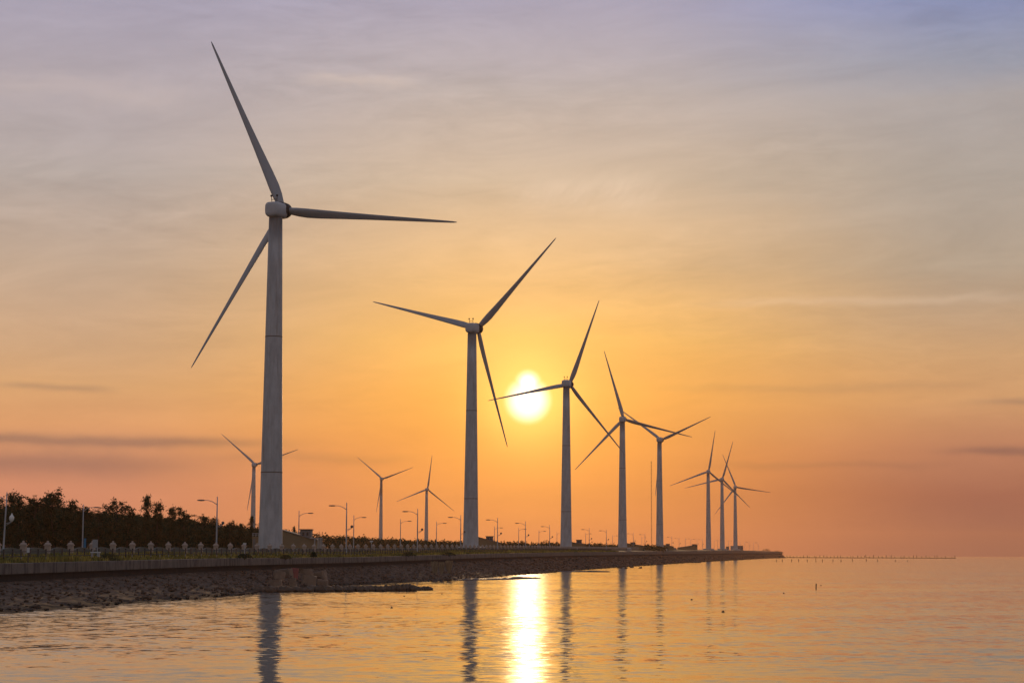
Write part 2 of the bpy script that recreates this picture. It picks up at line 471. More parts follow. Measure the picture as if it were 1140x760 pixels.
# ------------------------------------------------------------------ water
def make_water():
    m_ = bpy.data.materials.new('sea_water')
    m_.use_nodes = True
    t = m_.node_tree
    q = NB(t)
    bs = t.nodes['Principled BSDF']
    bs.inputs['Base Color'].default_value = (0.100, 0.084, 0.068, 1)
    bs.inputs['IOR'].default_value = 1.333
    bs.inputs['Specular IOR Level'].default_value = 0.6
    bs.inputs['Roughness'].default_value = 0.05
    P = q.new('ShaderNodeNewGeometry').outputs['Position']
    x, y, z = q.sep(P)
    # slope fields straight from noise: metre-long ripples, decimetre chop and a slow swell
    def slopes(sx, sy, seed, detail):
        n = q.noise(q.xyz(q.m('MULTIPLY', x, sx), q.m('MULTIPLY', y, sy), seed), 1.0, detail, 0.55, out=1)
        return q.v('SUBTRACT', n, (0.5, 0.5, 0.5))
    s1 = slopes(0.72, 0.95, 1.0, 2.0)
    s2 = slopes(1.9, 2.6, 5.0, 2.0)
    s3 = slopes(0.06, 0.13, 9.0, 2.0)
    calm = q.noise(q.xyz(q.m('MULTIPLY', x, 0.012), q.m('MULTIPLY', y, 0.030), 3.0), 1.0, 4.0, 0.6, dist=0.6)
    k = q.rng(calm, 0.38, 0.62, 0.50, 1.05)
    streak = q.noise(q.xyz(q.m('MULTIPLY', q.m('ADD', x, q.m('MULTIPLY', y, 0.25)), 0.006), q.m('MULTIPLY', q.m('SUBTRACT', y, q.m('MULTIPLY', x, 0.3)), 0.05), 8.0), 1.0, 3.0, 0.5)
    k = q.m('MULTIPLY', k, q.m('ADD', 1.0, q.m('MULTIPLY', q.rng(streak, 0.60, 0.68), 0.9)))
    s = q.v('ADD', q.scale(s1, q.m('MULTIPLY', k, 0.21)), q.scale(s2, q.m('MULTIPLY', k, 0.15)))
    s = q.v('ADD', s, q.scale(s3, 0.05))
    sx, sy, _ = q.sep(s)
    sx = q.m('MULTIPLY', sx, 0.85)          # crests lie mostly along the shore-facing swell
    nrm = q.v('NORMALIZE', q.xyz(sx, q.m('SUBTRACT', sy, 0.025), 1.0))
    t.links.new(nrm, bs.inputs['Normal'])
    return m_
M['water'] = make_water()
wm = MB()
wm.add([(-11000, -200, 0), (11000, -200, 0), (11000, 11500, 0), (-11000, 11500, 0)], [(0, 1, 2, 3)])
tag(wm.build('water', M['water']), 'rippled sea water reflecting the golden sunset', 'water', kind='structure')

# ------------------------------------------------------------------ ground, revetment, sea wall
rnd = random.Random(4)
ST = list(np.arange(40, 520, 1.5)) + list(np.arange(520, 1000, 6.0)) + list(np.arange(1000, 3401, 25.0))
def nz(x, y, s=0):
    return (math.sin(x * 1.7 + y * 0.9 + s) + math.sin(x * 0.63 - y * 1.31 + 2 * s) + math.sin(y * 2.3 + x * 0.4 + 3 * s)) / 3
rv = MB()
NT = 18
rows = []
for Y in ST:
    xa, xe, ze = xw(Y), xb(Y) + 0.05, zb(Y) + 0.03
    wig = 0.9 * nz(Y * 0.11, 0.0, 1.0) + 0.5 * nz(Y * 0.45, 0, 2.0)
    r = [(xa + 30, Y, -3.2), (xa + 9, Y, -1.6), (xa + 3.0 + wig, Y, -0.35)]
    for i in range(NT + 1):
        u = i / NT
        X = xa + wig * (1 - u) + (xe - xa - wig * (1 - u)) * u
        z = ze * (u ** 1.15)
        if 0 < i < NT:
            z += 0.10 * nz(X * 0.6, Y * 0.35) + rnd.uniform(-0.06, 0.06)
        r.append((X, Y + (rnd.uniform(-0.4, 0.4) if 0 < i < NT and Y < 520 else 0), z))
    rows.append(r)
n = len(rows[0])
rows.append([(p[0] - 4, 3460, min(p[2], -1.0) - 1.0) for p in rows[-1]])
rv.add([p for r in rows for p in r], [(i * n + k, i * n + k + 1, (i + 1) * n + k + 1, (i + 1) * n + k) for i in range(len(rows) - 1) for k in range(n - 1)])
tag(rv.build('embankment_slope', M['slope']), 'dark stone revetment sloping from the sea wall to the water', 'slope', kind='structure')

OFF = [0.62, 1.5, 2.6, 4, 6, 8, 10, 13, 16, 22, 30, 45, 80, 150, 400, 1200]
gd = MB()
SG = [40, 80] + list(np.arange(100, 520, 4.0)) + list(np.arange(520, 3401, 20.0))
rows = [[(xb(Y) - o, Y, zg(Y, o) + (0.10 * nz(o * 0.8, Y * 0.3) if 1 < o < 120 else 0)) for o in OFF] for Y in SG]
rows.append([(p[0], 3460, -2.0) for p in rows[-1]])
n = len(OFF)
gd.add([p for r in rows for p in r], [(i * n + k, i * n + k + 1, (i + 1) * n + k + 1, (i + 1) * n + k) for i in range(len(rows) - 1) for k in range(n - 1)])
tag(gd.build('ground', M['land'], smooth=True), 'flat top of the dike, dry soil and thin grass', 'ground', kind='structure')
rd = MB()
rows = [[(xb(Y) - 15.4, Y, zg(Y, 15.4) + 0.14), (xb(Y) - 21.4, Y, zg(Y, 21.4) + 0.14)] for Y in SG]
rd.add([p for r in rows for p in r], [(2 * i, 2 * i + 1, 2 * i + 3, 2 * i + 2) for i in range(len(rows) - 1)])
tag(rd.build('road', M['road']), 'narrow asphalt road along the dike top', 'road', kind='structure')

wall = empty('sea_wall', (xb(206), 206, zb(206)), 0, 'long stained grey concrete sea wall above the stone slope', 'sea wall')
def strip(prof, name, m_, par):
    """sweep a closed cross-section prof(Y) -> [(dx, z)] along the dike; dx is inland from the wall foot"""
    s = MB()
    ys = [40, 80] + list(np.arange(100, 520, 6.0)) + list(np.arange(520, 3401, 30.0))
    k = len(prof(200))
    for Y in ys:
        s.v.extend([(xb(Y) - d - par.location.x, Y - par.location.y, z - par.location.z) for d, z in prof(Y)])
    for i in range(len(ys) - 1):
        for j in range(k):
            j2 = (j + 1) % k
            s.f.append((i * k + j, i * k + j2, (i + 1) * k + j2, (i + 1) * k + j))
            s.mi.append(0)
    for base, rev in ((0, False), ((len(ys) - 1) * k, True)):
        f = [base + j for j in range(k)]
        s.f.append(tuple(reversed(f) if rev else f))
        s.mi.append(0)
    return s.build(name, m_, par)
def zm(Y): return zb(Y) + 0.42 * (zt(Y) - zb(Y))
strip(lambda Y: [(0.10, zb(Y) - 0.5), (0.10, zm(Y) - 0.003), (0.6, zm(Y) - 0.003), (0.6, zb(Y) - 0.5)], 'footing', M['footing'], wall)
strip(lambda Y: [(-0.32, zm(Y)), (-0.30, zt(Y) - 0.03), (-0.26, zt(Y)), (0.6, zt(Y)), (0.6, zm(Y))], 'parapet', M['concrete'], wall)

# loose armour stone on the slope
rk = MB()
for i in range(3800):
    Y = 60 + 470 * rnd.random() ** 1.3
    u = rnd.random() ** 0.8
    X = xw(Y) + (xb(Y) - xw(Y)) * u + 0.6
    s = rnd.uniform(0.10, 0.24) * (1.2 - 0.4 * u) * (1.9 if rnd.random() < 0.05 else 1)
    rk.blob((X, Y, zb(Y) * u ** 1.15 + 0.05), (s, s * rnd.uniform(0.7, 1.3), s * rnd.uniform(0.4, 0.8)), rnd)
for i in range(3600):
    Y = 520 + 2860 * rnd.random() ** 1.6
    u = rnd.random() ** 0.8 * 1.02 - 0.02
    X = xw(Y) + (xb(Y) - xw(Y)) * u + 0.3
    s = rnd.uniform(0.3, 0.75) * (Y / 700) ** 0.55
    rk.blob((X, Y, zb(Y) * max(0, u) ** 1.15 + 0.05), (s * 1.2, s * 1.5, s * rnd.uniform(0.4, 0.8)), rnd)
tag(rk.build('riprap', M['stone']), 'loose dark armour stones covering the slope', 'stones', kind='stuff')

# sand spits just off the shore
def spit(name, p0, p1, wdt, h, label):
    s = MB()
    k = 40
    vs = []
    for i in range(k + 1):
        u = i / k
        cx, cyy = p0[0] + (p1[0] - p0[0]) * u, p0[1] + (p1[1] - p0[1]) * u
        ww = wdt * (math.sin(math.pi * min(1, max(0, u))) ** 0.5 * 0.9 + 0.05) * (1 + 0.25 * nz(u * 9, 1))
        hh = h * (math.sin(math.pi * u) ** 0.4 if 0 < u < 1 else 0) * (1 + 0.3 * nz(u * 14, 4))
        for t_, zz in ((-1, -0.3), (-0.6, 0.55 * hh), (0, hh), (0.6, 0.6 * hh), (1, -0.3)):
            vs.append((cx, cyy + t_ * ww + 0.5 * nz(u * 11, 2), zz + (rnd.uniform(0, 0.06) if abs(t_) < 1 else 0)))
    s.add(vs, [(i * 5 + j, i * 5 + j + 1, (i + 1) * 5 + j + 1, (i + 1) * 5 + j) for i in range(k) for j in range(4)])
    tag(s.build(name, M['mud']), label, 'mud bank', kind='structure')
def wat(px, py):
    """point on the water under a photo pixel"""
    d = ray(px, py)
    return Vector((0, 0, HC)) + d * (-HC / d.z)
a, c = wat(505, 646.0), wat(603, 643.6)
spit('mud_bank', a, c, 4.0, 0.42, 'low dark mud bank under the sun glitter')
a, c = wat(610, 636.3), wat(680, 636.3)
spit('mud_bank', a, c, 3.0, 0.36, 'thin dark mud bank before the third large turbine')

# ------------------------------------------------------------------ wind turbines
def blade_mesh(mb, L):
    """blade along +z, chord along x (leading edge -x), thickness along y"""
    st = [(0.02, 1.35, 1.30, 0.0, 8), (0.05, 1.65, 1.20, 0.05, 12), (0.09, 2.05, 0.95, 0.14, 14), (0.14, 2.20, 0.70, 0.22, 13), (0.22, 2.00, 0.50, 0.24, 10), (0.35, 1.60, 0.36, 0.20, 7),
          (0.50, 1.24, 0.26, 0.15, 5), (0.65, 0.95, 0.18, 0.11, 3), (0.80, 0.70, 0.13, 0.07, 1), (0.92, 0.48, 0.08, 0.04, 0), (0.98, 0.34, 0.05, 0.02, 0), (1.0, 0.14, 0.03, 0.01, 0)]
    k = 12
    vs, fs = [], []
    for u, ch, th, sh, tw in st:
        ch, th, tw = ch * 0.92, th * 0.95, R(tw + 16)
        for j in range(k):
            a_ = 2 * math.pi * j / k
            x = math.cos(a_) * ch / 2
            y = math.sin(a_) * th / 2 * (1.0 if ch < 1.1 else (0.75 - 0.55 * math.cos(a_)) ** 0.8)
            x += sh * 0.9
            X, Yy = x * math.cos(tw) - y * math.sin(tw), x * math.sin(tw) + y * math.cos(tw)
            vs.append((X, Yy, u * L))
    for i in range(len(st) - 1):
        for j in range(k):
            j2 = (j + 1) % k
            fs.append((i * k + j, i * k + j2, (i + 1) * k + j2, (i + 1) * k + j))
    fs.append(tuple(range(k - 1, -1, -1)))
    fs.append(tuple((len(st) - 1) * k + j for j in range(k)))
    mb.add(vs, fs)
RB = 36.3
bm_ = MB(); bm_.blade = None
blade_mesh(bm_, RB)
BLADE = None
TURBS = []
def turbine(base_px, base_py, hub_px, hub_py, phi, yaw, tilt, rad, label, Y=None, base_z=None, plinth=True, sensor=False, grp='large turbines in a row along the dike'):
    global BLADE
    hz = ray(570, hub_py + (570 - hub_px) * math.tan(ROLL))
    th = hz.z / hz.y
    if Y is None:
        bz = ray(570, base_py + (570 - base_px) * math.tan(ROLL))
        Y = 65.0 / (th - bz.z / bz.y)
    hub_z = HC + th * Y
    bx = at(base_px, base_py, Y).x
    z0 = zg(Y, 24) if base_z is None else base_z
    H = hub_z - z0
    t_ = empty('wind_turbine', (bx, Y, z0), 0, label, 'wind turbine', grp)
    TURBS.append((base_px, Y))
    # tower: tapered, with flange seams
    tw = MB()
    top = H - 1.50
    rb, rt = 2.32, 1.30
    prof = [(rb, -0.4)]
    for fr in (0.0, 0.04, 0.12, 0.235, 0.40, 0.56, 0.70, 0.85, 1.0):
        prof.append((rb + (rt - rb) * (fr ** 0.9), fr * top))
    tw.lathe(prof, 40)
    to = tw.build('tower', M['tower'], t_, smooth=True)
    for fr in (0.235, 0.64):
        s = MB()
        r_ = rb + (rt - rb) * (fr ** 0.9) + 0.035
        s.lathe([(r_ - 0.03, -0.10), (r_, -0.08), (r_, 0.08), (r_ - 0.03, 0.10)], 40)
        s.build('flange', M['seam'], to, loc=(0, 0, fr * top))
    if plinth:
        s = MB()
        s.lathe([(4.6, -1.0), (4.6, 0.75), (4.35, 0.95), (2.6, 1.05)], 32)
        s.build('foundation', M['pale'], t_)
    # nacelle and rotor share one turned frame: +y is the rotor axis, away from the camera
    psi = R(yaw) + math.atan2(bx, Y)
    nac = MB()
    secs = [(-2.02, 0.02, 0.02, 0.15), (-2.02, 0.7, 0.75, 0.12), (-1.95, 1.15, 1.14, 0.06), (-1.75, 1.40, 1.36, 0.02), (-1.25, 1.52, 1.48, 0.0), (-0.5, 1.58, 1.54, 0.0), (1.2, 1.58, 1.54, 0.0), (1.9, 1.48, 1.46, 0.0), (2.15, 1.30, 1.30, 0.0)]
    k = 20
    vs, fs = [], []
    for y, rx, rz, dz_ in secs:
        for j in range(k):
            a_ = 2 * math.pi * j / k
            ca, sa = math.cos(a_), math.sin(a_)
            e = 0.55
            vs.append((-rx * math.copysign(abs(ca) ** e, ca), y, rz * math.copysign(abs(sa) ** e, sa) + dz_))
    for i in range(len(secs) - 1):
        for j in range(k):
            j2 = (j + 1) % k
            fs.append((i * k + j, i * k + j2, (i + 1) * k + j2, (i + 1) * k + j))
    fs += [tuple(range(k)), tuple((len(secs) - 1) * k + j for j in range(k - 1, -1, -1))]
    nac.add(vs, fs)
    no = nac.build('nacelle', M['white'], t_, smooth=True, loc=(0, 0, H), rot=(0, 0, -psi))
    if sensor:
        s = MB()
        for sx in (-0.55, 0.55):
            s.tube([(sx, -0.6, 1.4), (sx * 1.15, -0.7, 2.6)], 0.07, 6)
            s.lathe([(0.05, -0.1), (0.22, 0.0), (0.22, 0.25), (0.05, 0.35)], 8, (sx * 1.15, -0.7, 2.6))
        s.tube([(-0.65, -0.7, 2.0), (0.65, -0.7, 2.0)], 0.06, 6)
        s.build('wind_sensor', M['dark'], no)
    OV = 2.9 if Y < 450 else 3.7
    ta = R(tilt)
    n_ = Vector((math.sin(psi) * math.cos(ta), math.cos(psi) * math.cos(ta), math.sin(ta)))
    hp = n_ * OV + Vector((0, 0, H))
    hb = MB()
    prof = [(1.25, -1.75), (1.62, -1.65), (1.70, -1.2), (1.62, -1.1)]
    hb.lathe(prof, 24)
    hb.lathe([(1.60, -1.1), (1.62, 0.0), (1.5, 0.9), (1.05, 1.8), (0.3, 2.3)], 24)
    ho = hb.build('hub', M['dark'], t_, smooth=True, loc=hp)
    ho.rotation_euler = (R(-90) + ta, 0, -psi)
    for i in range(3):
        if BLADE is None:
            bo = bm_.build('blade', M['blade'], t_, smooth=True)
            BLADE = bo
        else:
            bo = BLADE.copy()
            col.objects.link(bo)
            bo.parent = t_
        ph = R(phi + 120 * i)
        h_ = Vector((math.cos(psi), -math.sin(psi), 0))
        zd = h_ * math.cos(ph) + h_.cross(n_) * math.sin(ph)
        yd = n_
        xd = yd.cross(zd)
        bo.matrix_local = Matrix.Translation(hp) @ Matrix((xd, yd, zd)).transposed().to_4x4() @ Matrix.Scale(rad / RB, 4)
    return t_

turbine(301.0, 610, 313.9, 234.0, 113.2, 30, 6.5, 37.3, 'nearest and tallest white wind turbine, in front of the dark trees', plinth=False, sensor=True)
turbine(524, 610, 531.4, 365.2, 44.6, 25.7, 2.9, 36.6, 'second white wind turbine, one blade hanging down beside the sun', sensor=True)
turbine(630.2, 610, 631.6, 427, 189.3, 19.6, 0.5, 35.6, 'third white wind turbine, one blade crossing the sun disc', sensor=True)
turbine(693, 610, 694.5, 466.8, 105.1, 9, 5.5, 36.2, 'fourth wind turbine of the row, short of the thin mast')
turbine(734.5, 609.5, 737.0, 489.3, 23.7, 15.7, 0.5, 34.0, 'fifth wind turbine of the row, just past the thin mast, one blade along its tower')
turbine(788.8, 611, 788.8, 524.9, 80, 6, 6, 35.4, 'sixth wind turbine, nearest of the trio at the far tip')
turbine(804.2, 611.5, 803.9, 533.2, 73.4, 6, 5.3, 36.5, 'middle wind turbine of the trio at the far tip')
turbine(818.8, 612, 817.5, 542.2, 111, 10.6, 5.6, 37.0, 'farthest wind turbine of the row, beside a grey base block')
G2 = 'small turbines standing behind the trees'
turbine(281.3, 600, 283.6, 517.3, 18.8, 17.8, 4.5, 36.1, 'small distant wind turbine partly behind the tower of the nearest one', Y=1583, base_z=7, plinth=False, grp=G2)
turbine(423.8, 600, 425.8, 532.8, 19.9, 15, 0.5, 36.2, 'small distant wind turbine with two blades raised in a V', Y=2214, base_z=7, plinth=False, grp=G2)
turbine(474.5, 604, 475.5, 544.6, 81.1, 13.2, 6, 36.2, 'small distant wind turbine with one blade pointing straight up', Y=2179, base_z=7, plinth=False, grp=G2)

# ------------------------------------------------------------------ street lamps
def solveY(px, pytop, h):
    Y = 400.0
    for _ in range(30):
        Y = FPX * 1.005 * (zg(Y, 16) + h - HC) / (hor(px) - pytop)
    return Y
def lamp(px, pytop, label, side, grp, globe=False, lean=0.0, h=9.3):
    """side -1: long arm reaching landward (to -x) and a small lower lamp to +x; side +1: one arm to +x"""
    Y = solveY(px, pytop, h)
    p = at(px, pytop, Y)
    z0 = zg(Y, max(2.0, xb(Y) - p.x)) - 0.1
    H = p.z - z0
    t_ = empty('street_lamp', (p.x, Y, z0), 0, label, 'street lamp', grp)
    s = MB()
    r_ = 0.13
    s.lathe([(r_ * 2.2, 0.0), (r_ * 2.2, 0.12), (r_ * 1.25, 0.16), (r_, 1.2), (r_ * 0.9, H * 0.6), (r_ * 0.55, H)], 10)
    s.build('pole', M['galv'], t_, smooth=True)
    L = 2.2
    s = MB()
    pts = [(0, 0, H - 1.35), (side * 0.35 * L, 0, H - 0.85), (side * 0.7 * L, 0, H - 0.62), (side * L, 0, H - 0.60)]
    s.tube(pts, [0.07, 0.06, 0.055, 0.05], 6)
    ao = s.build('arm', M['galv'], t_, smooth=True)
    s = MB()
    s.lathe([(0.10, -0.62), (0.20, -0.45), (0.24, 0.1), (0.16, 0.55), (0.04, 0.66)], 10)
    lo = s.build('lamp_head', M['lamphead'], ao, smooth=True, loc=(side * (L + 0.5), 0, H - 0.62))
    lo.rotation_euler = (0, R(90) * side, 0)
    lo.scale = (0.55, 1.0, 1.0)
    if side < 0:
        s = MB()
        s.tube([(0, 0, H * 0.47), (0.5, 0, H * 0.49), (1.05, 0, H * 0.51)], 0.05, 6)
        s.tube([(0.2, 0, H * 0.45), (0.9, 0, H * 0.50)], 0.035, 6)
        lo2 = s.build('lower_arm', M['galv'], t_, smooth=True)
        s = MB()
        if globe:
            s.lathe([(0.10, 0.0), (0.22, 0.08), (0.36, 0.35), (0.40, 0.62), (0.30, 0.90), (0.16, 1.02), (0.10, 1.2), (0.03, 1.35)], 14)
            s.build('globe', M['globe'], lo2, smooth=True, loc=(0.98, 0, H * 0.51))
        else:
            s.lathe([(0.12, 0.0), (0.24, 0.1), (0.26, 0.35), (0.10, 0.5)], 10)
            s.build('spotlight', M['lamphead'], lo2, smooth=True, loc=(1.0, 0, H * 0.51))
    if lean:
        t_.rotation_euler.y = R(lean)
    return t_
GS, GL = 'seaward row of street lamps', 'landward row of street lamps'
lamp(5.5, 547.5, 'leaning lamp post with a white globe on its lower arm, before the dark trees', -1, GS, globe=True, lean=2.0)
lamp(242, 552.5, 'tall double lamp post between the blue banner and the nearest turbine', -1, GS)
lamp(386, 559, 'double lamp post between the nearest turbine and the V-bladed distant turbine', -1, GS)
lamp(465, 566, 'double lamp post beside the distant turbine with an upright blade', -1, GS)
lamp(513, 573, 'double lamp post hard against the second big turbine tower', -1, GS)
lamp(554, 576, 'double lamp post nearest past the second big tower and its box hut', -1, GS)
lamp(585, 580, 'double lamp post directly below the sun', -1, GS)
lamp(612, 584, 'double lamp post nearest before the third big tower', -1, GS)
lamp(656, 587.5, 'double lamp post first past the third big tower', -1, GS)
lamp(675, 589, 'double lamp post halfway between the third and fourth big towers', -1, GS)
lamp(705, 592.5, 'double lamp post above the hut of the fourth turbine', -1, GS)
lamp(718, 593.5, 'double lamp post just short of the thin mast', -1, GS)
lamp(748, 596.5, 'double lamp post just past the fifth turbine', -1, GS)
lamp(93, 561, 'single-arm lamp post carrying a blue banner before the dark trees', 1, GL)
lamp(333, 568, 'single-arm lamp post in front of the ochre building', 1, GL)
lamp(394, 573, 'single-arm lamp post closely behind a double one, near the V-bladed distant turbine', 1, GL)
lamp(446, 577.5, 'single-arm lamp post midway between the two small distant turbines', 1, GL)
lamp(486, 580, 'single-arm lamp post before the second big turbine tower', 1, GL)
lamp(550.5, 585.5, 'thin single-arm lamp post behind the double one past the box hut', 1, GL)
lamp(577.5, 587, 'thin single-arm lamp post behind the double one below the sun', 1, GL)
lamp(600, 589.5, 'thin single-arm lamp post between sun and third big tower', 1, GL)
lamp(620, 592, 'thin single-arm lamp post hard against the third big tower', 1, GL)
lamp(652, 592.5, 'thin single-arm lamp post just past the third big tower', 1, GL)
lamp(682, 595, 'thin single-arm lamp post hard against the fourth big tower', 1, GL)
lamp(714.5, 597, 'thin single-arm lamp post between the fourth tower and the mast', 1, GL)
GF = 'tiny far lamp posts towards the tip'
for px, py in ((756, 598), (763, 598.5), (769, 599), (776, 599), (782, 599.5), (795, 600.5), (799, 600.5), (811, 601), (824, 602), (829, 602.5), (834, 602.5), (839, 603), (844, 603.5)):
    lamp(px, py, 'tiny lamp post far along the dike past the fifth turbine', 1 if int(px) % 2 else -1, GF)

# thin measuring mast
p = at(725.3, 608, 1250)
z0 = zg(1250, 20)
t_ = empty('mast', (p.x, 1250, z0), 0, 'very thin tall mast standing between the fourth and fifth turbines', 'mast')
H = at(725.3, 513, 1250).z - z0
s = MB()
for k in range(3):
    a_ = k * 2.094
    s.tube([(0.28 * math.cos(a_), 0.28 * math.sin(a_), 0), (0.28 * math.cos(a_), 0.28 * math.sin(a_), H)], 0.07, 5)
k = 0
while k * 0.8 < H - 1:
    a0, a1 = (k % 3) * 2.094, ((k + 1) % 3) * 2.094
    s.tube([(0.28 * math.cos(a0), 0.28 * math.sin(a0), k * 0.8), (0.28 * math.cos(a1), 0.28 * math.sin(a1), k * 0.8 + 0.8)], 0.035, 4)
    k += 1
s.build('lattice', M['dark'], t_)
s = MB()
s.box((0, 0, 0), (1.4, 1.4, 0.5))
s.build('footing', M['pale'], t_, loc=(0, 0, 0.1))

# ------------------------------------------------------------------ fence, white posts, balustrade
fo = Vector((xb(206) - 3.6, 206, zg(206, 3.6)))
fence = empty('fence', fo, 0, 'low dark post and rail fence along the grass edge of the sea wall', 'fence')
ys = []
Y = 150.0
while Y < 900:
    ys.append(Y)
    Y += 2.3
proto = None
for i, Y in enumerate(ys[:100]):
    q = inland(Y, 3.6) - fo
    if proto is None:
        s = MB()
        s.box((0, 0, 0.5), (0.14, 0.14, 1.25), taper=0.9)
        s.box((0, 0, 1.16), (0.20, 0.20, 0.08))
        proto = s.build('post', M['dark'], fence, loc=q)
    else:
        o = proto.copy()
        col.objects.link(o)
        o.parent = fence
        o.location = q
        o.rotation_euler = (R(rnd.uniform(-2, 2)), R(rnd.uniform(-2, 2)), 0)
s = MB()
for Y in ys[100:]:
    q = inland(Y, 3.6) - fo
    s.box((q.x, q.y, q.z + 0.5), (0.14, 0.14, 1.25), taper=0.9)
tag(s.build('far_post', M['dark'], fence), kind='stuff')
for hh in (0.45, 0.95):
    s = MB()
    s.tube([inland(Y, 3.6) - fo + Vector((0, 0, hh)) for Y in ys], 0.045, 5)
    s.build('rail', M['dark'], fence)

wp = None
for i in range(70):
    Y = 150 + i * 3.4
    q = inland(Y, 2.3)
    if wp is None:
        s = MB()
        s.lathe([(0.06, -0.2), (0.06, 0.45), (0.04, 0.50)], 8)
        wp = tag(s.build('marker_post', M['whitepost'], loc=q), 'short off-white post in the grass before the dark fence', 'post', 'short white posts in the grass strip')
    else:
        o = wp.copy()
        col.objects.link(o)
        o.location = q + Vector((0, 0, rnd.uniform(-0.1, 0.1)))

BO = 10.0
bo_ = inland(206, BO)
bal = empty('balustrade', bo_, 0, 'stone balustrade of beige pillars and green arched panels behind the fence', 'balustrade')
pil = pan = None
Y0, DY = 165.0, 7.3
ang_l = math.atan2(SLOPE, 1.0)
far_p, far_q = MB(), MB()
def pillar_mb():
    s = MB()
    s.box((0, 0, 0.40), (0.62, 0.62, 1.5))
    s.box((0, 0, 1.20), (0.80, 0.80, 0.12))
    s.lathe([(0.40, 1.26), (0.38, 1.36), (0.28, 1.46), (0.12, 1.52), (0.12, 1.56), (0.15, 1.62), (0.10, 1.70), (0.02, 1.73)], 10)
    return s
def panel_mb():
    s = MB()
    k = 14
    L = DY - 0.9
    for sx in (-0.13, 0.13):
        s.v.extend([(sx, -L / 2 + L * i / k, -0.3) for i in range(k + 1)])
        s.v.extend([(sx, -L / 2 + L * i / k, 0.50 + 0.42 * math.sin(math.pi * i / k) ** 0.8) for i in range(k + 1)])
    n_ = k + 1
    for i in range(k):
        s.f += [(i, i + 1, n_ + i + 1, n_ + i), (2 * n_ + i + 1, 2 * n_ + i, 3 * n_ + i, 3 * n_ + i + 1), (n_ + i, n_ + i + 1, 3 * n_ + i + 1, 3 * n_ + i)]
        s.mi += [0, 0, 0]
    s.f += [(0, n_, 3 * n_, 2 * n_), (k, 2 * n_ + k, 3 * n_ + k, n_ + k)]
    s.mi += [0, 0]
    return s
for i in range(170):
    Y = Y0 + i * DY
    q = inland(Y, BO) - bo_
    q2 = inland(Y + DY / 2, BO) - bo_
    if i < 95:
        if pil is None:
            pil = pillar_mb().build('pillar', M['pillar'], bal, loc=q)
            pan = panel_mb().build('panel', M['panel'], bal, loc=q2)
            pan.rotation_euler.z = -ang_l
        else:
            o = pil.copy(); col.objects.link(o); o.parent = bal; o.location = q
            o = pan.copy(); col.objects.link(o); o.parent = bal; o.location = q2
    else:
        a_ = pillar_mb()
        far_p.add([(v[0] + q.x, v[1] + q.y, v[2] + q.z) for v in a_.v], a_.f)
        far_q.box((q2.x, q2.y, q2.z + 0.35), (0.26, DY - 0.9, 0.9), rz=-ang_l)
tag(far_p.build('far_pillar', M['pillar'], bal), kind='stuff')
tag(far_q.build('far_panel', M['panel'], bal), kind='stuff')

# ------------------------------------------------------------------ grass strip
gs = MB()
for i in range(15000):
    Y = 150 + 750 * rnd.random() ** 1.7
    o = rnd.uniform(0.7, 9.0) if rnd.random() < 0.75 else rnd.uniform(0.7, 2.5)
    q = inland(Y, o)
    tall = 0.22 + 0.5 * max(0, nz(Y * 0.12, o * 0.3, 5.0)) * rnd.random() + 0.25 * rnd.random()
    if Y > 400: tall *= 1.2
    for k in range(3):
        a_ = rnd.uniform(0, 6.28)
        wv = rnd.uniform(0.05, 0.11) * (1 + Y / 500)
        ex, ey = math.cos(a_) * wv, math.sin(a_) * wv
        lx, ly = rnd.uniform(-0.2, 0.2), rnd.uniform(-0.2, 0.2)
        bx_, by_ = q.x + rnd.uniform(-0.3, 0.3), q.y + rnd.uniform(-0.4, 0.4)
        gs.add([(bx_ - ex, by_ - ey, q.z - 0.05), (bx_ + ex, by_ + ey, q.z - 0.05), (bx_ + lx, by_ + ly, q.z + tall)], [(0, 1, 2)])
tag(gs.build('grass', M['grass']), 'dry yellow-green grass along the top of the sea wall', 'grass', kind='stuff')

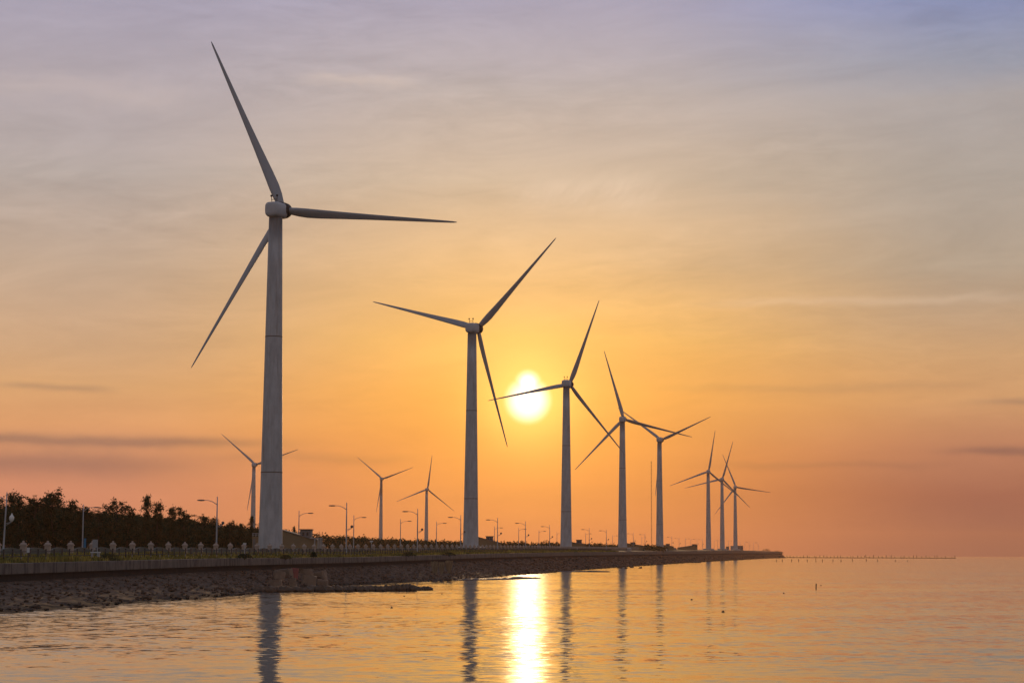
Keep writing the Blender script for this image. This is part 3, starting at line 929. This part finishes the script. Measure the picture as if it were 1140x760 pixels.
# ------------------------------------------------------------------ trees and shrubs
def leaf(mb, p, s, r):
    n_ = Vector((r.gauss(0, 1), r.gauss(0, 1), r.gauss(0, 1))).normalized()
    t_ = n_.orthogonal().normalized()
    u_ = n_.cross(t_)
    a_ = r.uniform(0, 6.28)
    e1 = (t_ * math.cos(a_) + u_ * math.sin(a_)) * s
    e2 = n_.cross(e1.normalized()) * s * 0.55
    mb.add([p - e1, p + e2, p + e1, p - e2], [(0, 1, 2, 3)])
def tree_proto(seed, H, spread, wispy):
    r = random.Random(seed)
    tr, cr = MB(), MB()
    lean = Vector((r.uniform(-0.08, 0.08), r.uniform(-0.08, 0.08), 1))
    pts = [lean * (H * 0.93 * i / 6) + Vector((r.uniform(-0.12, 0.12), r.uniform(-0.12, 0.12), 0)) * (i > 0) for i in range(7)]
    tr.tube(pts, [0.20 * (1 - 0.85 * i / 6) + 0.02 for i in range(7)], 7)
    nl = 20
    for i in range(nl):
        u = 0.12 + 0.85 * i / nl
        b0 = lean * (H * u)
        a_ = r.uniform(0, 6.28)
        ln = spread * (math.sin(math.pi * min(1, (1 - u) * 0.95 + 0.12)) ** 0.7) * r.uniform(0.55, 1.15)
        e = b0 + Vector((math.cos(a_) * ln, math.sin(a_) * ln, ln * r.uniform(0.25, 0.9)))
        tr.tube([b0, (b0 + e) / 2 + Vector((0, 0, -0.1)), e], [0.06, 0.045, 0.02], 5)
        cl = r.randint(4, 6)
        for k in range(cl):
            cpt = b0 + (e - b0) * r.uniform(0.35, 1.05) + Vector((r.gauss(0, 0.35), r.gauss(0, 0.35), r.gauss(0, 0.3)))
            rad = r.uniform(0.35, 0.8)
            for _ in range(26):
                q = cpt + Vector((r.gauss(0, 1), r.gauss(0, 1), r.gauss(0, 0.8))) * rad * 0.55
                leaf(cr, q, r.uniform(0.12, 0.26), r)
    for i in range(wispy):                      # feathery leaders standing above the crown
        a_ = r.uniform(0, 6.28)
        b0 = lean * (H * r.uniform(0.72, 0.9)) + Vector((math.cos(a_), math.sin(a_), 0)) * r.uniform(0, spread * 0.6)
        top = b0 + Vector((r.uniform(-0.25, 0.25), r.uniform(-0.2, 0.2), H * r.uniform(0.10, 0.24)))
        tr.tube([b0, top], [0.03, 0.012], 4)
        for _ in range(60):
            q = b0 + (top - b0) * r.random() + Vector((r.gauss(0, 1), r.gauss(0, 1), r.gauss(0, 0.5))) * 0.18
            leaf(cr, q, r.uniform(0.07, 0.15), r)
    return tr, cr
PROTO = []
def plant_tree(px, pytop, wid, label, kind_, Y=None, name='casuarina_tree', grp='casuarina trees behind the balustrade'):
    Y = Y or rnd.uniform(425, 480)
    top = at(px, pytop, Y)
    z0 = zg(Y, 60) - 0.1
    H = top.z - z0
    k = kind_ % 6
    t_ = empty(name, (top.x, Y, z0), rnd.uniform(0, 6.28), label, 'tree', grp)
    while len(PROTO) <= k:
        i = len(PROTO)
        tr, cr = tree_proto(20 + i, 10.0, [2.3, 1.9, 2.6, 1.5, 2.1, 1.2][i], [3, 5, 2, 7, 4, 6][i])
        PROTO.append((tr, cr, []))
    tr, cr, made = PROTO[k]
    if not made:
        made.append(tr.build('trunk', M['bark'], t_))
        made.append(cr.build('crown', M['leaf'], t_))
    else:
        for o in made:
            c = o.copy(); col.objects.link(c); c.parent = t_
    t_.scale = (wid * H / 10, wid * H / 10, H / 10.6)
    return t_
TREES = [(-6, 552, 1.1, 0, 'dark tree at the frame edge behind the leaning globe lamp'),
         (10, 545, 0.8, 3, 'wispy dark tree rising directly behind the leaning globe lamp'),
         (21, 552, 0.9, 1, 'narrow dark tree just past the leaning globe lamp'),
         (37, 553, 1.15, 0, 'broad dark tree with a gap showing sky beside its top'),
         (50, 552, 0.9, 4, 'dark bushy tree beside the tall knobbly-topped one'),
         (62, 546, 1.0, 2, 'tallest dark tree with a knobbly top over the green panels'),
         (77, 557, 1.0, 1, 'dark tree between the tallest tree and the banner lamp'),
         (92, 562, 1.1, 4, 'dark round tree directly behind the blue-banner lamp'),
         (110, 567, 0.9, 0, 'lower dark tree just past the blue-banner lamp'),
         (126, 556, 1.0, 2, 'tall dark tree with a rounded top past the grey board'),
         (142, 566, 1.0, 1, 'dark tree in the dip before the spindly tall one'),
         (163, 548, 0.6, 5, 'spindly tree with a bare thin top standing above the others'),
         (175, 556, 0.8, 3, 'feather-topped tree next to the spindly one'),
         (190, 562, 0.95, 3, 'dark tree with several wispy leaders halfway to the double lamp'),
         (207, 565, 0.9, 1, 'pointed dark tree before the tall double lamp'),
         (224, 573, 1.1, 0, 'low rounded tree just before the tall double lamp'),
         (240, 575, 1.0, 4, 'rounded tree directly behind the tall double lamp'),
         (256, 580, 1.1, 2, 'low dark tree just past the tall double lamp'),
         (268, 583, 1.0, 1, 'small dark tree between the double lamp and the distant turbine'),
         (279, 572, 0.5, 5, 'thin small tree standing before the tower of the small distant turbine'),
         (290, 583, 1.0, 0, 'low dark tree half hidden by the nearest turbine tower'),
         (317, 588, 0.8, 4, 'small tree poking out above the ochre building beside the nearest tower'),
         (328, 584, 0.45, 5, 'thin bare-topped tree behind the roof box of the ochre building')]
for px, py, wd, kd, lb in TREES:
    plant_tree(px, py, wd, lb, kd, Y=(470 if px > 300 else None))

# the wood behind them, one mass, with an uneven top
wd = MB()
r = random.Random(8)
TX = [-60, 0, 60, 130, 200, 250, 292, 330, 360, 400, 440, 480, 540, 600, 650, 700, 740]
TY = [567, 567, 566, 576, 580, 588, 591, 594, 597, 600, 602, 603.5, 605, 606.5, 607.5, 608.5, 610]
nleaf = 0
for i in range(9500):
    px = -60 + (352 * r.random() if i < 5000 else 800 * r.random())
    Yb = interp(px, [-60, 0, 290, 330, 740], [460, 470, 525, 760, 1150]) * r.uniform(0.98, 1.18)
    py = interp(px, TX, TY) + (3.2 if px < 300 else 1.3) * nz(px * 0.35, 3.0) + (2.2 if px < 300 else 1.0) * nz(px * 1.1, 9.0)
    top = at(px, py, Yb)
    z0 = zg(Yb, 80)
    u = r.random() ** 0.85
    z = z0 + (top.z - z0) * u
    sz = 0.24 * (Yb / 450) ** 0.75
    sp = 0.6 * (Yb / 450) ** 0.6
    for _ in range(15):
        leaf(wd, Vector((top.x + r.gauss(0, sp), Yb + r.gauss(0, sp * 2), z + r.gauss(0, sp * 0.7))), sz * r.uniform(0.7, 1.5), r)
for i in range(1000):                            # thin leaders
    px = -40 + (345 * r.random() if i < 640 else 760 * r.random())
    Yb = interp(px, [-60, 0, 290, 330, 740], [440, 455, 520, 760, 1150]) * r.uniform(0.98, 1.1)
    py = interp(px, TX, TY)
    b0 = at(px, py + 3, Yb)
    h_ = r.uniform(0.8, 2.4) * (Yb / 420) ** 0.3 * (1.15 if px < 300 else 0.6)
    for k in range(16):
        u = r.random()
        leaf(wd, b0 + Vector((r.gauss(0, 0.14), r.gauss(0, 0.14), h_ * u)), 0.16 * (1.15 - u) * (Yb / 420) ** 0.5, r)
tag(wd.build('woodland', M['leaf']), 'dark belt of casuarina wood running behind the dike', 'wood', kind='stuff')

def shrub(px, py0, pytop, wpx, label, Y, m_='leaf2', grp=None, name='shrub', n=420):
    p0, p1 = at(px, py0, Y), at(px, pytop, Y)
    H = max(0.3, p1.z - p0.z)
    W = wpx * Y / 2312 / 2
    t_ = empty(name, p0, 0, label, 'shrub', grp)
    s, st_ = MB(), MB()
    for i in range(n):
        a_, u = r.uniform(0, 6.28), r.random()
        rr = W * math.sqrt(r.random()) * math.sqrt(max(0.05, 1 - u * u * 0.9))
        leaf(s, Vector((rr * math.cos(a_), rr * math.sin(a_) * 0.8, H * u * (1 - 0.25 * r.random()))), r.uniform(0.06, 0.14) * max(1.0, H * 0.55), r)
    for k in range(6):
        a_ = r.uniform(0, 6.28)
        st_.tube([(0, 0, -0.2), (W * 0.5 * math.cos(a_), W * 0.4 * math.sin(a_), H * 0.7)], [0.04, 0.015], 5)
    s.build('crown', M[m_], t_)
    st_.build('stem', M['bark'], t_)
GB = 'low bushes along the wall top'
shrub(121, 624, 615.5, 26, 'wide low bush on the wall top below the grey board', 240, grp=GB)
shrub(318, 621.5, 617, 14, 'pale green low bush on the wall top before the nearest tower', 300, grp=GB)
shrub(349, 619.5, 614, 8, 'small dark round bush on the wall top past the ochre building', 320, 'leaf', grp=GB)
shrub(272, 621, 616, 20, 'dark low bush on the wall top before the nearest tower', 285, 'leaf', grp=GB)
shrub(455, 618.5, 614, 16, 'dark low bush on the wall top past the distant V-bladed turbine', 400, 'leaf', grp=GB)
shrub(500, 618, 614, 16, 'dark low bush on the wall top before the second tower', 440, 'leaf', grp=GB)
shrub(581, 607.5, 601, 7, 'dark bush behind the dike directly below the sun', 700, 'leaf', grp='bushes on the dike')
GT = 'dark shrubs at the far tip of the land'
shrub(853, 615, 610.5, 13, 'dark rounded shrub at the far tip, taller of two', 3200, 'leaf', GT, n=800)
shrub(865.5, 616, 612.3, 16, 'dark mound-like shrub ending the land tip', 3300, 'leaf', GT, n=800)
shrub(840, 615, 612.0, 10, 'low dark shrub short of the far tip', 3000, 'leaf', GT, n=600)
# dry reed clumps on the slope
for px, py0, pt, ww, lb in ((484, 640, 624, 8, 'dry pale reed clump on the stone slope, tallest of three'), (492, 637, 625, 7, 'dry pale reed clump in the middle of three'),
                            (500, 636, 623, 8, 'dry pale reed clump of three nearest the second tower')):
    Y = 392
    p0, p1 = at(px, py0, Y), at(px, pt, Y)
    s = MB()
    H, W = p1.z - p0.z, ww * Y / 2312 / 2
    for i in range(170):
        a_, q = r.uniform(0, 6.28), math.sqrt(r.random())
        bx_, by_ = 0.3 * W * q * math.cos(a_), 0.3 * W * q * math.sin(a_)
        tx, ty, tz = W * q * math.cos(a_), W * q * math.sin(a_), H * r.uniform(0.6, 1.0)
        s.add([(bx_ - 0.05, by_, -0.3), (bx_ + 0.05, by_, -0.3), (tx + 0.04, ty, tz), (tx - 0.10, ty, tz * 0.93)], [(0, 1, 2, 3)])
    tag(s.build('reed_clump', M['reed'], loc=p0), lb, 'reeds', 'dry reed clumps on the slope')

# ------------------------------------------------------------------ small buildings beside the turbines
def gabled(parent, pts, Yd, depth, m_, name):
    """an outline in the view's plane given its real depth"""
    s = MB()
    k = len(pts)
    s.v = [tuple(p) for p in pts] + [(p[0], p[1] + depth, p[2]) for p in pts]
    s.f = [tuple(range(k)), tuple(range(2 * k - 1, k - 1, -1))] + [(i, k + i, k + (i + 1) % k, (i + 1) % k) for i in range(k)]
    s.mi = [0] * len(s.f)
    return s.build(name, m_, parent)
def hut(px0, px1, px2, Y, y_hi, y_lo, y_base, bx0, bx1, by0, label, porch=None, cat='building'):
    """low building: roof falling from (px0, y_hi) to (px1, y_lo), and a box on it between bx0..bx1"""
    z0 = min(at(px0, y_base, Y).z, zg(Y, 30)) - 0.2
    o = Vector((at((px0 + px1) / 2, y_base, Y).x, Y, z0))
    t_ = empty('service_building', o, 0, label, cat, 'service buildings beside the turbines')
    L = lambda px, py: at(px, py, Y) - o
    a_, c_ = L(px0, y_hi), L(px1, y_lo)
    gabled(t_, [(a_.x, 0, 0), (c_.x, 0, 0), (c_.x, 0, c_.z), (a_.x, 0, a_.z)], Y, 8.0, M['ochre'], 'wall')
    dxx, dzz = c_.x - a_.x, c_.z - a_.z
    gabled(t_, [(a_.x - 0.15, -0.25, a_.z + 0.003), (c_.x + 0.25, -0.25, c_.z + 0.003), (c_.x + 0.25, -0.25, c_.z + 0.18), (a_.x - 0.15, -0.25, a_.z + 0.18)], Y, 8.5, M['grey'], 'roof')
    b0, b1 = L(bx0, by0), L(bx1, by0)
    zl = a_.z + dzz * ((b1.x - a_.x) / dxx) - 0.3
    s = MB()
    s.box(((b0.x + b1.x) / 2, 3.2, (zl + b0.z) / 2), (b1.x - b0.x, 4.0, b0.z - zl))
    bx = s.build('roof_room', M['grey'], t_)
    s = MB()
    s.box(((b0.x + b1.x) / 2, 3.2, b0.z + 0.09), (b1.x - b0.x + 0.35, 4.4, 0.18))
    s.build('roof_slab', M['dark'], bx)
    for fx in (0.3, 0.68):
        s = MB()
        s.box((b0.x + (b1.x - b0.x) * fx, 1.17, zl + (b0.z - zl) * 0.62), ((b1.x - b0.x) * 0.18, 0.06, (b0.z - zl) * 0.32))
        s.build('window', M['glass'], bx)
    if porch:
        q0, q1 = L(porch[0], porch[2]), L(porch[1], porch[2])
        s = MB()
        s.box(((q0.x + q1.x) / 2, 1.2, q0.z), (q1.x - q0.x, 3.2, 0.16))
        po = s.build('porch_roof', M['pale'], t_)
        for fx in (0.45, 0.75, 0.97):
            for yy in (-0.25, 2.6):
                s = MB()
                s.box((q0.x + (q1.x - q0.x) * fx, yy, (q0.z - 0.09) / 2), (0.22, 0.22, q0.z - 0.09))
                s.build('column', M['pale'], t_)
    return t_
hut(314, 352, 358, 425, 590, 601.5, 609, 333.5, 345.5, 589.5, 'ochre building with a grey roof room and porch beside the nearest turbine', porch=(345, 357.5, 598.8))
hut(531.5, 557, 0, 655, 597.5, 604.5, 609, 541, 549, 597, 'low brown building with a box room beside the second turbine')
hut(636, 652, 0, 860, 603.2, 606.5, 609, 642, 647.8, 600.8, 'low brown building with a box room beside the third turbine')
hut(698, 716, 0, 1110, 604.5, 607.5, 609.5, 702.3, 707.2, 603.6, 'low brown building with a box room beside the fourth turbine')
hut(737, 750, 0, 1290, 606.0, 608.2, 610, 742, 745.8, 605.2, 'low brown building with a box room beside the fifth turbine')
hut(776.5, 755, 0, 1500, 606.3, 609.2, 611.5, 771, 775.5, 605.6, 'long low building rising towards the trio of far turbines')
# cabinet with a railing left of the nearest tower
Y = 402
p0, p1 = at(281.2, 596.8, Y), at(288.5, 596.8, Y)
z0 = zg(Y, 28) - 0.1
t_ = empty('utility_cabinet', ((p0.x + p1.x) / 2, Y, z0), 0, 'brown cabinet with a roof railing tucked against the nearest tower foot', 'cabinet')
Wd, H = p1.x - p0.x, p0.z - z0
s = MB(); s.box((0, 0, H / 2), (Wd, 1.4, H)); s.build('body', M['ochre'], t_)
s = MB(); s.box((-Wd * 0.18, -0.72, H * 0.5), (Wd * 0.4, 0.05, H * 0.7)); s.build('door', M['grey'], t_)
s = MB()
for xx in (-Wd / 2 + 0.05, 0, Wd / 2 - 0.05):
    for yy in (-0.65, 0.65):
        s.tube([(xx, yy, H), (xx, yy, H + 0.6)], 0.03, 5)
for yy in (-0.65, 0.65):
    for hh in (0.3, 0.6):
        s.tube([(-Wd / 2, yy, H + hh), (Wd / 2, yy, H + hh)], 0.03, 5)
s.build('railing', M['galv'], t_)
# grey base blocks at the last turbines
for px0, px1, pt, Y, lb in ((813.5, 819.5, 607.5, 2170, 'pale concrete block in front of the farthest turbine'), (821, 827, 607.3, 2180, 'dark box hut just past the farthest turbine'),
                            (808.5, 811.5, 608.2, 2080, 'small box hut between the last two turbines')):
    p0, p1 = at(px0, pt, Y), at(px1, pt, Y)
    z0 = zg(Y, 20) - 0.3
    Wd, H = p1.x - p0.x, p0.z - z0
    t_ = empty('plant_room', ((p0.x + p1.x) / 2, Y, z0), 0, lb, 'hut', 'box huts by the far turbines')
    s = MB(); s.box((0, 0, H / 2), (Wd, 5, H)); s.build('wall', M['pale' if 'pale' in lb else 'grey'], t_)
    s = MB(); s.box((0, 0, H + 0.12), (Wd + 0.5, 5.5, 0.24)); s.build('roof', M['grey'], t_)

# ------------------------------------------------------------------ signs on the dike
Y = 232
p = at(94.9, 599, Y); z0 = zg(Y, 12)
# banner hung on the lamp post
Yl = solveY(93, 561, 9.3)
pb = at(94.4, 607.5, Yl - 0.4)
sc_ = Yl / 2312
s = MB()
vs, fs = [], []
for i in range(9):
    for j, xx in enumerate((-0.5, 0.0, 0.5)):
        for th in (-0.02, 0.02):
            vs.append((xx * 2.7 * sc_, th + 0.05 * math.sin(i * 0.9 + j), (4.5 - i) * 1.9 * sc_))
for i in range(8):
    for j in range(2):
        q0 = i * 6 + j * 2
        fs += [(q0, q0 + 2, q0 + 8, q0 + 6), (q0 + 1, q0 + 7, q0 + 9, q0 + 3)]
s.add(vs, fs)
tag(s.build('banner', M['blue'], loc=pb), 'narrow blue banner hung on the single-arm lamp post', 'banner')
# info board on two legs
pa, pc = at(103.2, 600.2, Y), at(108.8, 609.5, Y)
z0 = zg(Y, 11)
t_ = empty('notice_board', ((pa.x + pc.x) / 2, Y, z0), 0, 'grey rectangular board on two legs beside the banner lamp', 'sign')
Wd = pc.x - pa.x
s = MB(); s.box((0, 0, (pa.z + pc.z) / 2 - z0), (Wd, 0.06, pa.z - pc.z)); s.build('board', M['signgrey'], t_)
for sx in (-1, 1):
    s = MB(); s.box((sx * Wd * 0.42, 0.06, (pa.z - z0) / 2), (0.07, 0.05, pa.z - z0)); s.build('leg', M['galv'], t_)
# pale bench-like slab below the board
q0, q1 = at(101, 613.8, Y - 6), at(111.5, 616.2, Y - 6)
z0 = zg(Y - 6, 10)
t_ = empty('bench', ((q0.x + q1.x) / 2, Y - 6, z0), 0, 'pale stone bench under the grey board', 'bench')
Wd = q1.x - q0.x
s = MB(); s.box((0, 0, q0.z - z0 - 0.06), (Wd, 0.5, 0.12)); s.build('seat', M['sign'], t_)
for sx in (-1, 1):
    s = MB(); s.box((sx * Wd * 0.36, 0, (q0.z - z0 - 0.12) / 2), (0.14, 0.42, q0.z - z0 - 0.12)); s.build('leg', M['signgrey'], t_)
# small signs
def small_sign(px, pt, pm, w_px, Y, label, dark_post=True, tee=False):
    a_, m_ = at(px, pt, Y), at(px, pm, Y)
    z0 = zg(Y, 5) - 0.1
    t_ = empty('sign', (a_.x, Y, z0), 0, label, 'sign', None)
    s = MB(); s.tube([(0, 0.05, 0), (0, 0.05, a_.z - z0)], 0.06, 7); s.build('post', M['dark' if dark_post else 'galv'], t_)
    s = MB(); s.box((0, 0, (a_.z + m_.z) / 2 - z0), (w_px * Y / 2312, 0.05, a_.z - m_.z)); s.build('plate', M['sign'], t_)
small_sign(31.5, 609.2, 614.8, 3.0, 205, 'small white plate on a dark post before the arched panels')
small_sign(272.5, 604.0, 605.6, 3.4, 300, 'thin pale post with a small crosswise plate before the nearest turbine', False)
small_sign(413.5, 601.5, 603.0, 3.6, 430, 'thin pale post with a flat plate below the V-bladed distant turbine', False)

# ------------------------------------------------------------------ rocks, blocks, breakwater
def slope_pt(px, py):
    """point on the embankment slope under a pixel"""
    d = ray(px, py)
    lo, hi = 120.0, 900.0
    for k in range(700):
        Y = lo + (hi - lo) * k / 700
        p = Vector((0, 0, HC)) + d * (Y / d.y)
        u = (p.x - xw(Y)) / (xb(Y) - xw(Y))
        z = zb(Y) * max(0, u) ** 1.15 if u > 0 else -0.1
        if p.z <= z:
            return p
    return p
GR = 'broken concrete blocks heaped on the slope'
for px, py, wpx, hpx, m_, lb, tl in ((309, 641, 13, 11, 'block', 'leaning brown concrete block at the near end of the heap', 14), (319, 637, 14, 8, 'block', 'flat brown block capping the near half of the heap', -6),
                                     (327, 638, 9, 11, 'pink', 'red-painted concrete block in the middle of the heap', 6), (326, 648, 9, 9, 'block', 'brown block below the red-painted one', -5),
                                     (340, 636, 16, 6, 'block', 'long pale slab just past the red-painted block', 3), (343, 646, 17, 12, 'block', 'large brown block under the long pale slab', 8),
                                     (356, 640, 16, 8, 'block', 'slanting brown slab at the far end of the heap', -12), (359, 649, 12, 8, 'block', 'low brown block at the far end of the heap foot', 4),
                                     (306, 650, 16, 9, 'block', 'wide low block at the near foot of the heap', -4)):
    q = slope_pt(px, py + hpx * 0.5)
    Y = q.y
    wv, hv = wpx * Y / 2312, hpx * Y / 2312
    s = MB()
    n_ = 4
    vs = []
    rr = random.Random(px)
    for zz in (-0.6, 0.0, 0.75, 1.0):
        k_ = 0.96 if zz in (1.0,) else 1.0
        for i in range(12):
            a_ = 2 * math.pi * i / 12
            ca, sa = math.cos(a_), math.sin(a_)
            e = 0.45
            vs.append((wv / 2 * k_ * math.copysign(abs(ca) ** e, ca) * (1 + rr.uniform(-0.09, 0.09)), wv * 0.42 * k_ * math.copysign(abs(sa) ** e, sa) * (1 + rr.uniform(-0.09, 0.09)), hv * (zz + rr.uniform(-0.06, 0.06))))
    fs = [(i * 12 + j, i * 12 + (j + 1) % 12, (i + 1) * 12 + (j + 1) % 12, (i + 1) * 12 + j) for i in range(3) for j in range(12)] + [tuple(range(36, 48))]
    s.add(vs, fs)
    o = tag(s.build('concrete_block', M[m_], loc=q), lb, 'block', GR)
    o.rotation_euler = (R(rr.uniform(-5, 5)), R(tl), R(rr.uniform(-25, 25)))

bw = empty('breakwater', wat(380, 656), 0, 'low ledge of dark stone blocks in the water at the slope foot', 'breakwater')
x_px = 284
rr = random.Random(3)
i = 0
while x_px < 469:
    wpx = rr.choice([14, 18, 22, 26])
    if x_px > 455: wpx = 12
    hpx = rr.uniform(6.5, 8.5) if x_px < 450 else 4.4
    yb = 658.6 - 0.0085 * (x_px - 284) - (0.6 if x_px > 450 else 0)
    q = wat(x_px + wpx / 2, yb)
    wv, hv = wpx * q.y / 2312, hpx * q.y / 2312
    s = MB()
    for k in range(4):
        s.blob(((k - 1.5) * 0.26 * wv, rr.uniform(-0.3, 0.5), hv * 0.25), (wv * 0.36, 0.9, hv * rr.uniform(0.6, 0.85)), rr, rough=0.14, rz=rr.uniform(-0.2, 0.2))
    s.build('block', M['rock'], bw, loc=q - bw.location)
    x_px += wpx - 2.5
GRK = 'dark rocks at the far waterline'
for px, py, wpx, hpx, lb in ((690, 632.0, 7, 3.2, 'dark rock at the waterline below the fourth turbine, largest'), (697.5, 632.6, 4, 1.8, 'small flat dark rock below the fourth turbine'), (702, 631.4, 5.5, 2.6, 'dark rock just past the fourth turbine reflection'),
                             (712.5, 632.2, 4, 1.6, 'outermost small dark rock short of the mast'), (682, 630.0, 5, 3, 'dark rock tucked at the shore before the fourth turbine'), (741, 627.6, 8, 2.2, 'dark rock at the shore below the fifth turbine'),
                             (776, 626.2, 12, 2.2, 'long dark rock ledge before the trio of far turbines'), (806, 623.8, 9, 1.8, 'dark rock ledge below the trio of far turbines')):
    q = wat(px, py)
    s = MB()
    rr = random.Random(int(px))
    wv, hv = wpx * q.y / 2312, hpx * q.y / 2312
    for k in range(3):
        s.blob((rr.uniform(-0.3, 0.3) * wv, rr.uniform(-0.3, 0.3) * wv, hv * 0.25), (wv * 0.36, wv * 0.4, hv * rr.uniform(0.5, 0.85)), rr)
    tag(s.build('rock', M['rock'], loc=q), lb, 'rock', GRK)

# ------------------------------------------------------------------ oyster racks, stakes, floats
GO = 'lines of stakes standing in the shallows'
def rack(px0, px1, py, npost, hpx, label, rails=True):
    a_, c_ = wat(px0, py), wat(px1, py + (px1 - px0) * math.tan(ROLL))
    t_ = empty('oyster_rack', a_, 0, label, 'oyster rack', GO)
    d = c_ - a_
    sc_ = a_.y / 2312
    pr = None
    for i in range(npost):
        u = (i + rnd.uniform(-0.25, 0.25)) / max(1, npost - 1)
        q = d * min(1, max(0, u))
        hh = hpx * sc_ * rnd.uniform(0.6, 1.25)
        if pr is None:
            s = MB()
            s.lathe([(0.32 * sc_, -1.0), (0.30 * sc_, 1.0)], 6)
            pr = s.build('stake', M['wood'], t_)
            o = pr
        else:
            o = pr.copy(); col.objects.link(o); o.parent = t_
        o.location = q + Vector((0, rnd.uniform(-6, 6), 0))
        o.scale = (1, 1, hh)
        o.rotation_euler = (0, R(rnd.uniform(-4, 4)), 0)
    if rails:
        s = MB()
        s.tube([Vector((0, 0, 0.16 * hpx * sc_)), d + Vector((0, 0, 0.16 * hpx * sc_))], 0.36 * sc_, 5)
        s.build('rail', M['wood'], t_)
rack(876, 962, 620.6, 24, 2.6, 'dark oyster rack running out from the land tip')
rack(964, 1064, 620.9, 22, 3.0, 'dark oyster rack at the seaward end of the line')
rack(862, 935, 625.0, 9, 3.2, 'loose line of thin stakes nearer than the racks', False)
rack(936, 1010, 624.6, 6, 2.6, 'few scattered stakes nearer than the seaward rack', False)
q = wat(908.5, 655)
s = MB()
s.lathe([(0.09, -1.2), (0.08, 0.75), (0.05, 0.80)], 8)
o = tag(s.build('stake', M['wood'], loc=q), 'single short stake alone in the open water', 'stake')
o.rotation_euler = (0, R(2), 0)
GFl = 'small dark floats on the water'
for px, py, sz, lb in ((914, 651.5, 0.34, 'small dark float just beyond the lone stake'), (805, 681, 0.40, 'dark float nearest the camera in the open water'), (872.5, 660, 0.30, 'tiny dark float on the water, the far one of a loose pair'),
                       (436, 676.5, 0.34, 'dark float near the stone breakwater'), (450, 663.5, 0.30, 'dark float close in to the breakwater end'), (492, 661, 0.28, 'dark float below the reed clumps'), (770, 667.5, 0.36, 'dark float between the tower reflections and the lone stake')):
    q = wat(px, py)
    sz *= 0.55
    s = MB()
    s.lathe([(0.25 * sz, -0.35 * sz), (0.6 * sz, -0.1 * sz), (0.62 * sz, 0.25 * sz), (0.35 * sz, 0.5 * sz), (0.12 * sz, 0.55 * sz)], 12)
    s.tube([(0, 0, 0.5 * sz), (0, 0, 0.9 * sz)], 0.08 * sz, 6)
    tag(s.build('float', M['float'], loc=q, smooth=True), lb, 'float', GFl)

# ------------------------------------------------------------------ haze
HAZE = True
if HAZE:
    hm = bpy.data.materials.new('evening_haze')
    hm.use_nodes = True
    t = hm.node_tree
    t.nodes.remove(t.nodes['Principled BSDF'])
    pv = t.nodes.new('ShaderNodeVolumePrincipled')
    pv.inputs['Color'].default_value = (0.62, 0.36, 0.22, 1)
    pv.inputs['Density'].default_value = 0.5e-4
    pv.inputs['Anisotropy'].default_value = 0.6
    t.links.new(pv.outputs[0], t.nodes['Material Output'].inputs['Volume'])
    s = MB()
    s.box((0, 5700, 66.0), (23000, 12400, 140.0))
    hz = s.build('haze', hm)
    tag(hz, 'warm evening haze over the water and the dike', 'haze', kind='stuff')
